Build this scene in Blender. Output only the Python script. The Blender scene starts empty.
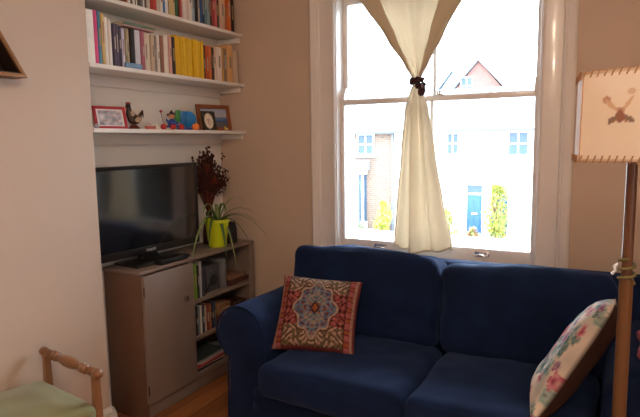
import bpy, bmesh, math, random
from mathutils import Vector, Matrix, noise
R = math.radians
random.seed(11)
sc = bpy.context.scene
COL = sc.collection

# ---------------------------------------------------------------- camera, sky, lights, exposure
cam_d = bpy.data.cameras.new('camera'); cam = bpy.data.objects.new('camera', cam_d); COL.objects.link(cam)
sc.camera = cam
cam_d.sensor_width = 36.0
cam_d.lens = 548.88 * 36.0 / 640.0
cam_d.clip_start = 0.05; cam_d.clip_end = 400
_yaw, _pit, _rol = R(28.416), R(6.922), R(-0.789)
_F = Vector((-math.sin(_yaw)*math.cos(_pit), math.cos(_yaw)*math.cos(_pit), -math.sin(_pit)))
_R = Vector((math.cos(_yaw), math.sin(_yaw), 0)); _U = _R.cross(_F)
_R2 = _R*math.cos(_rol) + _U*math.sin(_rol); _U2 = _R2.cross(_F)
_m = Matrix((( _R2.x, _U2.x, -_F.x, 0), (_R2.y, _U2.y, -_F.y, 0), (_R2.z, _U2.z, -_F.z, 1.451), (0, 0, 0, 1)))
cam.matrix_world = _m

SKY = 4.0
w = bpy.data.worlds.new('overcast sky'); sc.world = w; w.use_nodes = True
bg = w.node_tree.nodes['Background']
bg.inputs[0].default_value = (0.72, 0.86, 1.0, 1)
# overcast sky: three times as bright overhead as at the horizon
_wn = w.node_tree.nodes; _wl = w.node_tree.links
_tc = _wn.new('ShaderNodeTexCoord'); _sx = _wn.new('ShaderNodeSeparateXYZ'); _wl.new(_tc.outputs['Generated'], _sx.inputs[0])
_mx = _wn.new('ShaderNodeMath'); _mx.operation = 'MAXIMUM'; _mx.inputs[1].default_value = 0; _wl.new(_sx.outputs['Z'], _mx.inputs[0])
_ma = _wn.new('ShaderNodeMath'); _ma.operation = 'MULTIPLY_ADD'; _ma.inputs[1].default_value = 3.0*SKY; _ma.inputs[2].default_value = SKY; _wl.new(_mx.outputs[0], _ma.inputs[0])
_wl.new(_ma.outputs[0], bg.inputs[1])

def area(name, loc, rot, sx, sy, energy, color, portal=False):
    l = bpy.data.lights.new(name, 'AREA'); l.shape = 'RECTANGLE'; l.size = sx; l.size_y = sy
    l.energy = energy; l.color = color
    if portal: l.cycles.is_portal = True
    o = bpy.data.objects.new(name, l); COL.objects.link(o); o.location = loc; o.rotation_euler = rot
    return o
area('window_portal', (-0.93, 3.24, 1.56), (R(-90), 0, 0), 1.2, 1.6, 1, (1, 1, 1), True)
def bulb(name, loc, e, color, r=0.06):
    l = bpy.data.lights.new(name, 'POINT'); l.energy = e; l.color = color; l.shadow_soft_size = r
    o = bpy.data.objects.new(name, l); COL.objects.link(o); o.location = loc; return o
bulb('ceiling_bulb', (0.10, 0.30, 2.45), 9, (1.0, 0.77, 0.57), 0.09)
bulb('ceiling_bulb', (0.20, -0.9, 2.30), 17, (1.0, 0.77, 0.57), 0.07)
# added cool fill light behind right of the camera; no window stands there
area('added_rear_fill', (1.70, -0.45, 1.55), (R(90), 0, R(90)), 1.3, 1.5, 3, (0.82, 0.91, 1.0))

sc.view_settings.view_transform = 'Standard'
sc.view_settings.look = 'None'
sc.view_settings.gamma = 1.0
sc.view_settings.use_curve_mapping = False
sc.view_settings.exposure = 1.42
sc.cycles.max_bounces = 10
sc.cycles.diffuse_bounces = 6
sc.cycles.transparent_max_bounces = 16
sc.cycles.sample_clamp_indirect = 8.0
sc.cycles.use_denoising = True

# ---------------------------------------------------------------- helpers
def lin(h):
    h = h.lstrip('#'); c = [int(h[i:i+2], 16)/255 for i in (0, 2, 4)]
    return tuple(x/12.92 if x <= .04045 else ((x+.055)/1.055)**2.4 for x in c)
def col4(c):
    c = lin(c) if isinstance(c, str) else c
    return (c[0], c[1], c[2], 1.0)
_mats = {}
def mat(name, color, rough=.6, metal=0.0, var=0.08, scale=8.0, bump=0.0, bscale=60.0, sheen=0.0, coat=0.0, spec=.5, stretch=(1, 1, 1), transl=0.0):
    key = (name, str(color))
    if key in _mats: return _mats[key]
    m = bpy.data.materials.new(name); m.use_nodes = True; nt = m.node_tree; N = nt.nodes; L = nt.links
    b = N['Principled BSDF']; b.inputs['Roughness'].default_value = rough; b.inputs['Metallic'].default_value = metal
    b.inputs['Specular IOR Level'].default_value = spec
    if sheen:
        b.inputs['Sheen Weight'].default_value = sheen; b.inputs['Sheen Roughness'].default_value = .5; b.inputs['Sheen Tint'].default_value = (.25, .42, .9, 1) if 'navy' in name else (1, 1, 1, 1)
    if coat:
        b.inputs['Coat Weight'].default_value = coat; b.inputs['Coat Roughness'].default_value = .08
    tc = N.new('ShaderNodeTexCoord'); mp = N.new('ShaderNodeMapping'); mp.inputs['Scale'].default_value = stretch
    L.new(tc.outputs['Object'], mp.inputs['Vector'])
    no = N.new('ShaderNodeTexNoise'); no.inputs['Scale'].default_value = scale; no.inputs['Detail'].default_value = 5
    L.new(mp.outputs['Vector'], no.inputs['Vector'])
    mr = N.new('ShaderNodeMapRange'); mr.inputs['From Min'].default_value = .25; mr.inputs['From Max'].default_value = .75
    mr.inputs['To Min'].default_value = 1-var; mr.inputs['To Max'].default_value = 1+var
    L.new(no.outputs['Fac'], mr.inputs['Value'])
    vm = N.new('ShaderNodeVectorMath'); vm.operation = 'SCALE'
    c = col4(color); vm.inputs[0].default_value = c[:3]
    L.new(mr.outputs['Result'], vm.inputs['Scale']); L.new(vm.outputs['Vector'], b.inputs['Base Color'])
    if bump:
        n2 = N.new('ShaderNodeTexNoise'); n2.inputs['Scale'].default_value = bscale; n2.inputs['Detail'].default_value = 3
        L.new(mp.outputs['Vector'], n2.inputs['Vector'])
        bp = N.new('ShaderNodeBump'); bp.inputs['Strength'].default_value = bump; bp.inputs['Distance'].default_value = .004
        L.new(n2.outputs['Fac'], bp.inputs['Height']); L.new(bp.outputs['Normal'], b.inputs['Normal'])
    if transl:
        tr = N.new('ShaderNodeBsdfTranslucent'); L.new(vm.outputs['Vector'], tr.inputs['Color'])
        mx = N.new('ShaderNodeMixShader'); mx.inputs[0].default_value = transl
        L.new(b.outputs[0], mx.inputs[1]); L.new(tr.outputs[0], mx.inputs[2])
        L.new(mx.outputs[0], N['Material Output'].inputs['Surface'])
    _mats[key] = m
    return m
def attr_mat(name, rough=.85, sheen=0.0, bump=.25, transl=0.0, bscale=300):
    m = bpy.data.materials.new(name); m.use_nodes = True; nt = m.node_tree; N = nt.nodes; L = nt.links
    b = N['Principled BSDF']; b.inputs['Roughness'].default_value = rough
    b.inputs['Specular IOR Level'].default_value = .25
    a = N.new('ShaderNodeAttribute'); a.attribute_name = 'Col'
    L.new(a.outputs['Color'], b.inputs['Base Color'])
    tc = N.new('ShaderNodeTexCoord'); n2 = N.new('ShaderNodeTexNoise'); n2.inputs['Scale'].default_value = bscale
    L.new(tc.outputs['Object'], n2.inputs['Vector'])
    bp = N.new('ShaderNodeBump'); bp.inputs['Strength'].default_value = bump; bp.inputs['Distance'].default_value = .002
    L.new(n2.outputs['Fac'], bp.inputs['Height']); L.new(bp.outputs['Normal'], b.inputs['Normal'])
    if transl:
        tr = N.new('ShaderNodeBsdfTranslucent'); L.new(a.outputs['Color'], tr.inputs['Color'])
        mx = N.new('ShaderNodeMixShader'); mx.inputs[0].default_value = transl
        L.new(b.outputs[0], mx.inputs[1]); L.new(tr.outputs[0], mx.inputs[2])
        L.new(mx.outputs[0], N['Material Output'].inputs['Surface'])
    return m

def empty(name, loc, label, cat, group=None, rot=0):
    o = bpy.data.objects.new(name, None); COL.objects.link(o); o.location = loc; o.rotation_euler = (0, 0, rot)
    o.empty_display_size = .05
    return tag(o, label, cat, group)
def tag(o, label=None, cat=None, group=None, kind=None):
    if label: o['label'] = label
    if cat: o['category'] = cat
    if group: o['group'] = group
    if kind: o['kind'] = kind
    return o
def link(name, me, mats, parent=None, world=True):
    o = bpy.data.objects.new(name, me); COL.objects.link(o)
    for m in (mats if isinstance(mats, (list, tuple)) else [mats]): me.materials.append(m)
    if parent is not None:
        o.parent = parent
        if world:      # geometry was given in the room's coordinates
            bpy.context.view_layer.update()
            o.matrix_parent_inverse = parent.matrix_world.inverted()
    return o
def build(name, bm, mats, parent=None, smooth=None, world=True):
    bmesh.ops.recalc_face_normals(bm, faces=bm.faces)
    me = bpy.data.meshes.new(name); bm.to_mesh(me); bm.free()
    if smooth is not None:
        for p in me.polygons: p.use_smooth = True
        if smooth < 180: me.set_sharp_from_angle(angle=R(smooth))
    return link(name, me, mats, parent, world)
def box(bm, x0, x1, y0, y1, z0, z1, bev=0.0, mi=0, seg=2):
    vs = [bm.verts.new(p) for p in ((x0,y0,z0),(x1,y0,z0),(x1,y1,z0),(x0,y1,z0),(x0,y0,z1),(x1,y0,z1),(x1,y1,z1),(x0,y1,z1))]
    fs = [bm.faces.new([vs[i] for i in q]) for q in ((0,3,2,1),(4,5,6,7),(0,1,5,4),(1,2,6,5),(2,3,7,6),(3,0,4,7))]
    for f in fs: f.material_index = mi
    if bev > 0:
        es = list({e for f in fs for e in f.edges})
        r = bmesh.ops.bevel(bm, geom=es, offset=bev, segments=seg, affect='EDGES', profile=.5)
        for f in r['faces']: f.material_index = mi
    return vs
def boxo(name, x0, x1, y0, y1, z0, z1, m, parent=None, bev=.002):
    bm = bmesh.new(); box(bm, x0, x1, y0, y1, z0, z1, bev); return build(name, bm, m, parent, smooth=35 if bev else None)
def tube(bm, pts, rad, seg=8, mi=0, cap=True):
    pts = [Vector(p) for p in pts]; rings = []; n = len(pts)
    rr = rad if isinstance(rad, (list, tuple)) else [rad]*n
    up = Vector((0, 0, 1)); prev = None
    for i, p in enumerate(pts):
        t = (pts[min(i+1, n-1)] - pts[max(i-1, 0)])
        if t.length < 1e-9: t = Vector((0, 0, 1))
        t.normalize()
        if prev is None:
            a = t.cross(up)
            if a.length < .05: a = t.cross(Vector((1, 0, 0)))
        else: a = prev - t*prev.dot(t)
        a.normalize(); prev = a; b = t.cross(a)
        rings.append([bm.verts.new(p + (a*math.cos(2*math.pi*k/seg) + b*math.sin(2*math.pi*k/seg))*rr[i]) for k in range(seg)])
    for i in range(n-1):
        for k in range(seg):
            f = bm.faces.new((rings[i][k], rings[i][(k+1) % seg], rings[i+1][(k+1) % seg], rings[i+1][k])); f.material_index = mi
    if cap:
        for rg in (rings[0][::-1], rings[-1]):
            f = bm.faces.new(rg); f.material_index = mi
def lathe(bm, prof, origin=(0, 0, 0), axis=(0, 0, 1), seg=24, mi=0, cap=True):
    ax = Vector(axis).normalized(); a = ax.cross(Vector((0, 1, 0)))
    if a.length < .1: a = ax.cross(Vector((1, 0, 0)))
    a.normalize(); b = ax.cross(a); o = Vector(origin); rings = []
    for r, z in prof:
        rings.append([bm.verts.new(o + ax*z + (a*math.cos(2*math.pi*k/seg) + b*math.sin(2*math.pi*k/seg))*max(r, 1e-4)) for k in range(seg)])
    for i in range(len(rings)-1):
        for k in range(seg):
            f = bm.faces.new((rings[i][k], rings[i][(k+1) % seg], rings[i+1][(k+1) % seg], rings[i+1][k])); f.material_index = mi
    if cap:
        for rg in (rings[0][::-1], rings[-1]):
            f = bm.faces.new(rg); f.material_index = mi
def ball(bm, c, r, sub=2, sc3=(1, 1, 1), mi=0, jit=0.0, seed=0):
    g = bmesh.ops.create_icosphere(bm, subdivisions=sub, radius=1.0)
    for v in g['verts']:
        k = 1 + jit*noise.noise(v.co*2.3 + Vector((seed, seed*1.7, 0)))
        v.co = Vector((v.co.x*r*sc3[0]*k, v.co.y*r*sc3[1]*k, v.co.z*r*sc3[2]*k)) + Vector(c)
    for f in {f for v in g['verts'] for f in v.link_faces}: f.material_index = mi
def prism(bm, poly, axis, a0, a1, mi=0, bev=0):
    """poly: list of 2D points in the plane across the axis ('x': (y,z), 'y': (x,z), 'z': (x,y))"""
    def P(u, v, a):
        return {'x': (a, u, v), 'y': (u, a, v), 'z': (u, v, a)}[axis]
    A = [bm.verts.new(P(u, v, a0)) for u, v in poly]; B = [bm.verts.new(P(u, v, a1)) for u, v in poly]; n = len(poly)
    fs = [bm.faces.new(A[::-1]), bm.faces.new(B)]
    for k in range(n): fs.append(bm.faces.new((A[k], A[(k+1) % n], B[(k+1) % n], B[k])))
    for f in fs: f.material_index = mi
    if bev:
        es = list({e for f in fs[:2] for e in f.edges})
        bmesh.ops.bevel(bm, geom=es, offset=bev, segments=2, affect='EDGES', profile=.5)
def color_attr(me, fn):
    ca = me.color_attributes.new('Col', 'FLOAT_COLOR', 'POINT')
    for i in range(len(me.vertices)): ca.data[i].color = (*fn(i), 1.0)
def soft_box(w_, d, h, r, bulge=(0, 0, 0), n=18, wr=0.0, seed=0.0, wscale=5.0, crown=0.0):
    """upholstery block, centred at the origin, rounded edges, bulging faces, soft wrinkles"""
    bm = bmesh.new()
    g = bmesh.ops.create_cube(bm, size=2.0)
    bmesh.ops.subdivide_edges(bm, edges=bm.edges[:], cuts=n, use_grid_fill=True)
    H = Vector((w_/2, d/2, h/2))
    for v in bm.verts:
        u = v.co.copy()
        # denser towards the edges
        u = Vector([math.sin(c*math.pi/2)*.45 + c*.55 for c in u])
        p = Vector((u.x*H.x, u.y*H.y, u.z*H.z))
        q = Vector([max(-(H[i]-r), min(H[i]-r, p[i])) for i in range(3)])
        dlt = p - q
        if dlt.length > 1e-7:
            m_ = max(abs(dlt[i]) for i in range(3)); dlt = dlt.normalized()*m_
        p = q + dlt
        for i in range(3):
            j, k = (i+1) % 3, (i+2) % 3
            p[i] += math.copysign(1, p[i])*bulge[i]*(1-u[j]**2)*(1-u[k]**2)*min(1, abs(u[i])*1.2)
        if crown: p.z += crown*max(0, u.z)*(1-abs(u.x)**2.5)
        if wr:
            s = Vector((p.x*wscale+seed, p.y*wscale, p.z*wscale*1.4))
            nn = noise.noise_vector(s)*wr + noise.noise_vector(s*2.7)*wr*.45
            p += nn
        v.co = p
    return bm
def pillow(c00, c10, c01, c11, thick, n=60, pinch=.035, fn=None, backcol=None):
    """stuffed cushion between four corners (bottom left, bottom right, top left, top right); +normal side is the face"""
    c00, c10, c01, c11 = map(Vector, (c00, c10, c01, c11))
    N = ((c10-c00).cross(c01-c00)).normalized()
    mid = (c00+c10+c01+c11)/4
    bm = bmesh.new(); cols = []; grid = {}
    for s in (1, -1):
        for i in range(n+1):
            for j in range(n+1):
                edge = i in (0, n) or j in (0, n)
                if s == -1 and edge: grid[(s, i, j)] = grid[(1, i, j)]; continue
                u, v = i/n, j/n; a, b = 2*u-1, 2*v-1
                P = c00*(1-u)*(1-v) + c10*u*(1-v) + c01*(1-u)*v + c11*u*v
                # sides draw in between the corners
                k = pinch*2
                P += (mid-P)*(k*(1-a*a)*b*b + k*(1-b*b)*a*a)
                th = thick/2*((max(0, 1-a**4)*max(0, 1-b**4))**.55)
                P += N*s*th
                P += N*noise.noise(Vector((a*2.2, b*2.2, 3.0)))*.012*(1-max(abs(a), abs(b))**4)
                grid[(s, i, j)] = bm.verts.new(P)
                cols.append(fn(a, b) if s == 1 else backcol)
    for s in (1, -1):
        for i in range(n):
            for j in range(n):
                q = [grid[(s, i, j)], grid[(s, i+1, j)], grid[(s, i+1, j+1)], grid[(s, i, j+1)]]
                if s < 0: q = q[::-1]
                bm.faces.new(q)
    bm.verts.index_update()
    me = bpy.data.meshes.new('cushion'); bm.to_mesh(me); bm.free()
    for p in me.polygons: p.use_smooth = True
    color_attr(me, lambda i: cols[i])
    return me
def mixc(a, b, t):
    t = max(0, min(1, t)); return tuple(a[i]*(1-t)+b[i]*t for i in range(3))

# ---------------------------------------------------------------- materials
M_wall = mat('warm beige wall paint', (.575, .447, .350), .75, var=.03, scale=2.5, bump=.05, bscale=40)
M_white = mat('alcove white paint', (.80, .79, .76), .7, var=.03, scale=3)
M_gloss = mat('window gloss paint', (.76, .71, .67), .28, var=.03, scale=5, coat=.3)
M_shelf = mat('shelf white paint', (.84, .82, .78), .45, var=.03, scale=5)
M_ceil = mat('ceiling paint', (.78, .74, .68), .8, var=.02)
M_base = mat('baseboard paint', (.72, .68, .62), .4, var=.03)
M_navy = mat('navy cotton sofa cover', (.0065, .0150, .050), .9, var=.30, scale=6, bump=.35, bscale=420, sheen=.15, spec=.12)
M_cab = mat('taupe painted wood', (.225, .168, .14), .5, var=.08, scale=4, stretch=(1, 1, .25), bump=.06, bscale=30)
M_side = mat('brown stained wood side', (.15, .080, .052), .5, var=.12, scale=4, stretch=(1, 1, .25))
M_cabin = mat('cabinet inside wood', (.20, .14, .11), .6, var=.1, scale=4)
M_black = mat('black plastic', (.012, .012, .014), .28, var=.1, spec=.5)
M_blackm = mat('matt black plastic', (.02, .02, .022), .6, var=.1)
M_oak = mat('turned beech wood', (.235, .105, .045), .32, var=.18, scale=12, stretch=(1, 1, .2), coat=.3)
M_pole = mat('varnished cane', (.12, .048, .013), .35, var=.15, scale=10, stretch=(3, 3, .3), coat=.4)
M_pole2 = mat('dark varnished cane', (.11, .04, .014), .35, var=.15, scale=10, stretch=(3, 3, .3), coat=.4)
M_paper = mat('book pages', (.72, .66, .54), .85, var=.05)
M_chrome = mat('brushed steel', (.75, .74, .72), .25, metal=1.0, var=.02)
M_brass = mat('dark bronze metal', (.12, .08, .06), .35, metal=.8, var=.1)

# ---------------------------------------------------------------- room shell
YW = 3.0; XB = -2.176; XA = -2.386; ZC = 2.72; XR = 1.75; YB = -1.75
def struct(o): o['kind'] = 'structure'; return o
# floor boards
def floor_mat():
    m = bpy.data.materials.new('orange brown floorboards'); m.use_nodes = True; N = m.node_tree.nodes; L = m.node_tree.links
    b = N['Principled BSDF']; b.inputs['Roughness'].default_value = .38
    tc = N.new('ShaderNodeTexCoord'); sp = N.new('ShaderNodeSeparateXYZ'); L.new(tc.outputs['Object'], sp.inputs[0])
    d = N.new('ShaderNodeMath'); d.operation = 'DIVIDE'; d.inputs[1].default_value = .115; L.new(sp.outputs['X'], d.inputs[0])
    fl = N.new('ShaderNodeMath'); fl.operation = 'FLOOR'; L.new(d.outputs[0], fl.inputs[0])
    fr = N.new('ShaderNodeMath'); fr.operation = 'FRACT'; L.new(d.outputs[0], fr.inputs[0])
    wn = N.new('ShaderNodeTexWhiteNoise'); wn.noise_dimensions = '1D'; L.new(fl.outputs[0], wn.inputs['W'])
    mp = N.new('ShaderNodeMapping'); mp.inputs['Scale'].default_value = (28, 1.6, 1); L.new(tc.outputs['Object'], mp.inputs[0])
    no = N.new('ShaderNodeTexNoise'); no.inputs['Scale'].default_value = 1.6; no.inputs['Detail'].default_value = 8; L.new(mp.outputs[0], no.inputs['Vector'])
    ad = N.new('ShaderNodeMath'); ad.operation = 'MULTIPLY_ADD'; ad.inputs[1].default_value = .35; L.new(wn.outputs['Value'], ad.inputs[0]); L.new(no.outputs['Fac'], ad.inputs[2])
    cr = N.new('ShaderNodeValToRGB'); L.new(ad.outputs[0], cr.inputs[0])
    cr.color_ramp.elements[0].position = .3; cr.color_ramp.elements[0].color = (.17, .055, .018, 1)
    cr.color_ramp.elements[1].position = .95; cr.color_ramp.elements[1].color = (.42, .17, .06, 1)
    gp = N.new('ShaderNodeMath'); gp.operation = 'LESS_THAN'; gp.inputs[1].default_value = .025; L.new(fr.outputs[0], gp.inputs[0])
    mx = N.new('ShaderNodeMix'); mx.data_type = 'RGBA'; L.new(gp.outputs[0], mx.inputs['Factor']); L.new(cr.outputs[0], mx.inputs['A'])
    mx.inputs['B'].default_value = (.03, .012, .006, 1); L.new(mx.outputs['Result'], b.inputs['Base Color'])
    return m
bm = bmesh.new(); box(bm, -2.7, XR+.1, YB-.1, YW+.25, -.12, 0); struct(build('floor', bm, floor_mat()))
bm = bmesh.new(); box(bm, -2.7, XR+.1, YB-.1, YW+.25, ZC, ZC+.1); struct(build('ceiling', bm, M_ceil))
bm = bmesh.new(); box(bm, -2.7, XB, YB, 1.788, 0, ZC); struct(build('wall_left', bm, M_wall))
bm = bmesh.new(); box(bm, -2.7, XA, 1.788, YW, 0, ZC); struct(build('wall_alcove', bm, M_white))
OX0, OX1, OZ0, OZ1 = -1.505, -.355, .775, 2.33
bm = bmesh.new()
box(bm, -2.7, OX0, YW, YW+.25, 0, ZC); box(bm, OX1, XR+.1, YW, YW+.25, 0, ZC)
box(bm, OX0, OX1, YW, YW+.25, 0, OZ0); box(bm, OX0, OX1, YW, YW+.25, OZ1, ZC)
struct(build('wall_window', bm, M_wall))
bm = bmesh.new(); box(bm, XR, XR+.1, YB, YW, 0, ZC); struct(build('wall_right', bm, M_wall))
bm = bmesh.new(); box(bm, -2.7, XR+.1, YB-.1, YB, 0, ZC); struct(build('wall_back', bm, M_wall))
def base_prof(y=0):
    return [(0, 0), (.022, 0), (.022, .105), (.017, .118), (.017, .128), (.008, .142), (.006, .152), (0, .152)]
bm = bmesh.new()
prism(bm, [(XB+a, b) for a, b in base_prof()], 'y', YB, 1.790)
prism(bm, [(1.788+a, b) for a, b in base_prof()], 'x', XA, XB+.022)
struct(build('baseboard_left', bm, M_base))
bm = bmesh.new(); prism(bm, [(YW-a, b) for a, b in base_prof()], 'x', XA+.28, XR)
struct(build('baseboard_window', bm, M_base))

# ---------------------------------------------------------------- sash window
AY = YW - .022
win = bpy.data.objects.new('window_1', None); COL.objects.link(win); win.location = (-.93, YW, OZ0); win['kind'] = 'structure'
def wpart(name, bm, m, parent=None, smooth=35): return struct(build(name, bm, m, parent or win, smooth))
# architrave: flat board with raised outer moulding and inner bead
def architrave_v(x_in, x_out, name='architrave'):
    s = 1 if x_out > x_in else -1
    pr = [(0, 0), (0, .014), (.006, .020), (.014, .014), (.018, .012), (.098, .012), (.102, .022), (.108, .028), (.114, .024), (.120, .030), (.150, .034), (.160, .028), (.162, 0)]
    bm = bmesh.new()
    prism(bm, [(x_in + s*a, YW - b) for a, b in pr], 'z', .30, OZ1+.16)
    return wpart(name, bm, M_gloss)
architrave_v(OX0, OX0-.162); architrave_v(OX1, OX1+.162)
bm = bmesh.new(); box(bm, OX0-.16, OX1+.16, YW-.03, YW, OZ1, OZ1+.16, .006); wpart('architrave', bm, M_gloss)
# box frame lining
bm = bmesh.new()
for x0, x1 in ((OX0, OX0+.006), (OX1-.006, OX1)): box(bm, x0, x1, YW-.004, YW+.25, OZ0, OZ1, .002)
box(bm, OX0, OX1, YW-.004, YW+.25, OZ1-.018, OZ1, .002)
wpart('window_frame', bm, M_gloss)
bm = bmesh.new(); box(bm, OX0-.17, OX1+.17, YW-.055, YW+.04, OZ0-.035, OZ0, .008); box(bm, OX0, OX1, YW+.04, YW+.30, OZ0-.03, OZ0-.005, .004)
wpart('window_sill', bm, M_gloss)
bm = bmesh.new(); box(bm, OX0-.14, OX1+.14, YW-.02, YW, OZ0-.12, OZ0-.035, .006); wpart('apron', bm, M_gloss)
def glass_mat():
    m = bpy.data.materials.new('clear window glass'); m.use_nodes = True; N = m.node_tree.nodes; L = m.node_tree.links
    N.remove(N['Principled BSDF'])
    tr = N.new('ShaderNodeBsdfTransparent'); tr.inputs[0].default_value = (.97, .98, .98, 1)
    gl = N.new('ShaderNodeBsdfGlossy'); gl.inputs['Roughness'].default_value = .02
    fr = N.new('ShaderNodeFresnel'); fr.inputs[0].default_value = 1.45
    mx = N.new('ShaderNodeMixShader'); L.new(fr.outputs[0], mx.inputs[0]); L.new(tr.outputs[0], mx.inputs[1]); L.new(gl.outputs[0], mx.inputs[2])
    L.new(mx.outputs[0], N['Material Output'].inputs['Surface']); return m
M_glass = glass_mat()
def sash(name, y, z0, z1, sw, rb, rt):
    bm = bmesh.new(); x0, x1 = OX0+.006, OX1-.006; t = .04
    box(bm, x0, x0+sw, y, y+t, z0, z1, .004); box(bm, x1-sw, x1, y, y+t, z0, z1, .004)
    box(bm, x0+sw, x1-sw, y, y+t, z0, z0+rb, .004); box(bm, x0+sw, x1-sw, y, y+t, z1-rt, z1, .004)
    s = wpart(name, bm, M_gloss)
    bm = bmesh.new(); xm = (x0+x1)/2; box(bm, xm-.009, xm+.009, y+.006, y+t-.006, z0+rb, z1-rt, .003)
    struct(build('glazing_bar', bm, M_gloss, s, 35))
    bm = bmesh.new(); box(bm, x0+sw-.003, x1-sw+.003, y+.018, y+.022, z0+rb-.003, z1-rt+.003)
    struct(build('window_glass', bm, M_glass, s)); return s
lower = sash('lower_sash', YW+.045, OZ0, 1.70, .024, .078, .032)
upper = sash('upper_sash', YW+.092, 1.675, OZ1-.018, .028, .034, .05)
# sash horns, fasteners, lifts
for x in (OX0+.006, OX1-.034):
    bm = bmesh.new(); prism(bm, [(YW+.040, 1.70), (YW+.085, 1.70), (YW+.085, 1.775), (YW+.070, 1.765), (YW+.052, 1.735), (YW+.042, 1.715)], 'x', x, x+.028)
    struct(build('sash_horn', bm, M_gloss, lower, 35))
for x in (-.895,):
    bm = bmesh.new(); box(bm, x-.03, x+.03, YW+.05, YW+.08, 1.70, 1.708, .002)
    lathe(bm, [(.012, 1.708), (.012, 1.722), (.006, 1.726)], (x, YW+.065, 0), seg=14)
    tube(bm, [(x, YW+.06, 1.72), (x+.02, YW+.05, 1.722), (x+.035, YW+.045, 1.718)], .004)
    struct(build('sash_fastener', bm, M_chrome, lower, 40))
for x in (-1.235, -.635):
    bm = bmesh.new(); box(bm, x-.04, x+.04, YW+.041, YW+.046, .808, .836, .001)
    tube(bm, [(x-.032, YW+.044, .812), (x-.03, YW+.018, .818), (x-.015, YW+.012, .82), (x+.015, YW+.012, .82), (x+.03, YW+.018, .818), (x+.032, YW+.044, .812)], .006, 8)
    struct(build('sash_lift', bm, M_chrome, lower, 40))

# ---------------------------------------------------------------- alcove shelves
def shelf(z, label, seed):
    o = empty('alcove_shelf', (XA, 2.4, z), label, 'shelf', 'white shelves across the alcove')
    boxo('shelf_board', XA, XB+.004, 1.790, YW-.002, z-.021, z, M_shelf, o, .003)
    boxo('back_batten', XA, XA+.020, 1.790, YW-.002, z-.080, z-.022, M_shelf, o, .002)
    boxo('side_batten', XA+.021, XB-.020, YW-.024, YW-.002, z-.054, z-.022, M_shelf, o, .002)
    return o
ZS1, ZS2, ZS3 = 2.150, 1.833, 1.530
shelf(ZS1, 'white painted alcove shelf at the top, full of mixed books', 1)
shelf(ZS2, 'white painted alcove shelf in the middle, carrying the yellow books', 2)
shelf(ZS3, 'white painted alcove shelf above the television, carrying toys and frames', 3)

SHELF2=[
(1.808,1.827,0.245,"f0ece2","cream"),
 (1.827,1.853,0.250,"d8487e","bright pink"),
 (1.853,1.871,0.250,"4a86a8","blue and green"),
 (1.871,1.891,0.245,"c8b070","faded yellow"),
 (1.891,1.910,0.230,"ece8e0","white"),
 (1.910,1.932,0.220,"e2dcd2","off-white"),
 (1.935,1.952,0.205,"4a4258","dark purple"),
 (1.952,1.968,0.205,"544a60","purple-grey"),
 (1.968,1.987,0.200,"3c364c","deep purple"),
 (1.987,2.005,0.190,"c9c4dc","pale lavender"),
 (2.005,2.023,0.195,"8a8058","khaki"),
 (2.023,2.042,0.195,"c8ba94","tan"),
 (2.042,2.071,0.200,"24201e","black"),
 (2.071,2.113,0.200,"dfe2ec","wide white"),
 (2.113,2.136,0.200,"b0687c","mauve pink"),
 (2.136,2.156,0.195,"e0d6c4","cream"),
 (2.156,2.178,0.195,"e8e0d2","cream"),
 (2.178,2.200,0.190,"cdbca4","beige"),
 (2.200,2.218,0.190,"8e8a86","grey"),
 (2.218,2.237,0.195,"eeeae2","white"),
 (2.237,2.247,0.195,"2c2a30","thin black"),
 (2.249,2.274,0.200,"9a6e5c","brownish mauve"),
 (2.274,2.308,0.205,"f0e9e0","white"),
 (2.308,2.328,0.205,"e0b0a8","pale pink"),
 (2.328,2.356,0.205,"302a2c","black and white"),
 (2.356,2.380,0.220,"e6b81c","yellow"),
 (2.381,2.404,0.218,"ecc022","yellow"),
 (2.406,2.430,0.216,"e8bc18","yellow"),
 (2.431,2.458,0.220,"f0c62a","yellow"),
 (2.459,2.486,0.218,"e6b81c","yellow"),
 (2.487,2.517,0.216,"ecc022","yellow"),
 (2.519,2.544,0.220,"e8bc18","yellow"),
 (2.545,2.571,0.218,"f0c62a","yellow"),
 (2.573,2.596,0.216,"e6b81c","yellow"),
 (2.598,2.622,0.220,"ecc022","yellow"),
 (2.623,2.641,0.200,"3a2a20","thin dark brown"),
 (2.641,2.667,0.200,"c85a28","orange"),
 (2.667,2.688,0.200,"d8743a","orange"),
 (2.688,2.715,0.195,"40302c","dark brown"),
 (2.715,2.742,0.200,"dcc0a8","pinkish cream"),
 (2.742,2.792,0.205,"ead8cc","pale pink lettered"),
 (2.792,2.817,0.200,"caa050","mustard"),
 (2.817,2.854,0.205,"8a7660","brown-grey"),
 (2.854,2.913,0.235,"d8a870","tall orange-tan"),
 (2.918,2.967,0.210,"cdb8a0","beige patterned"),]
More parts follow.
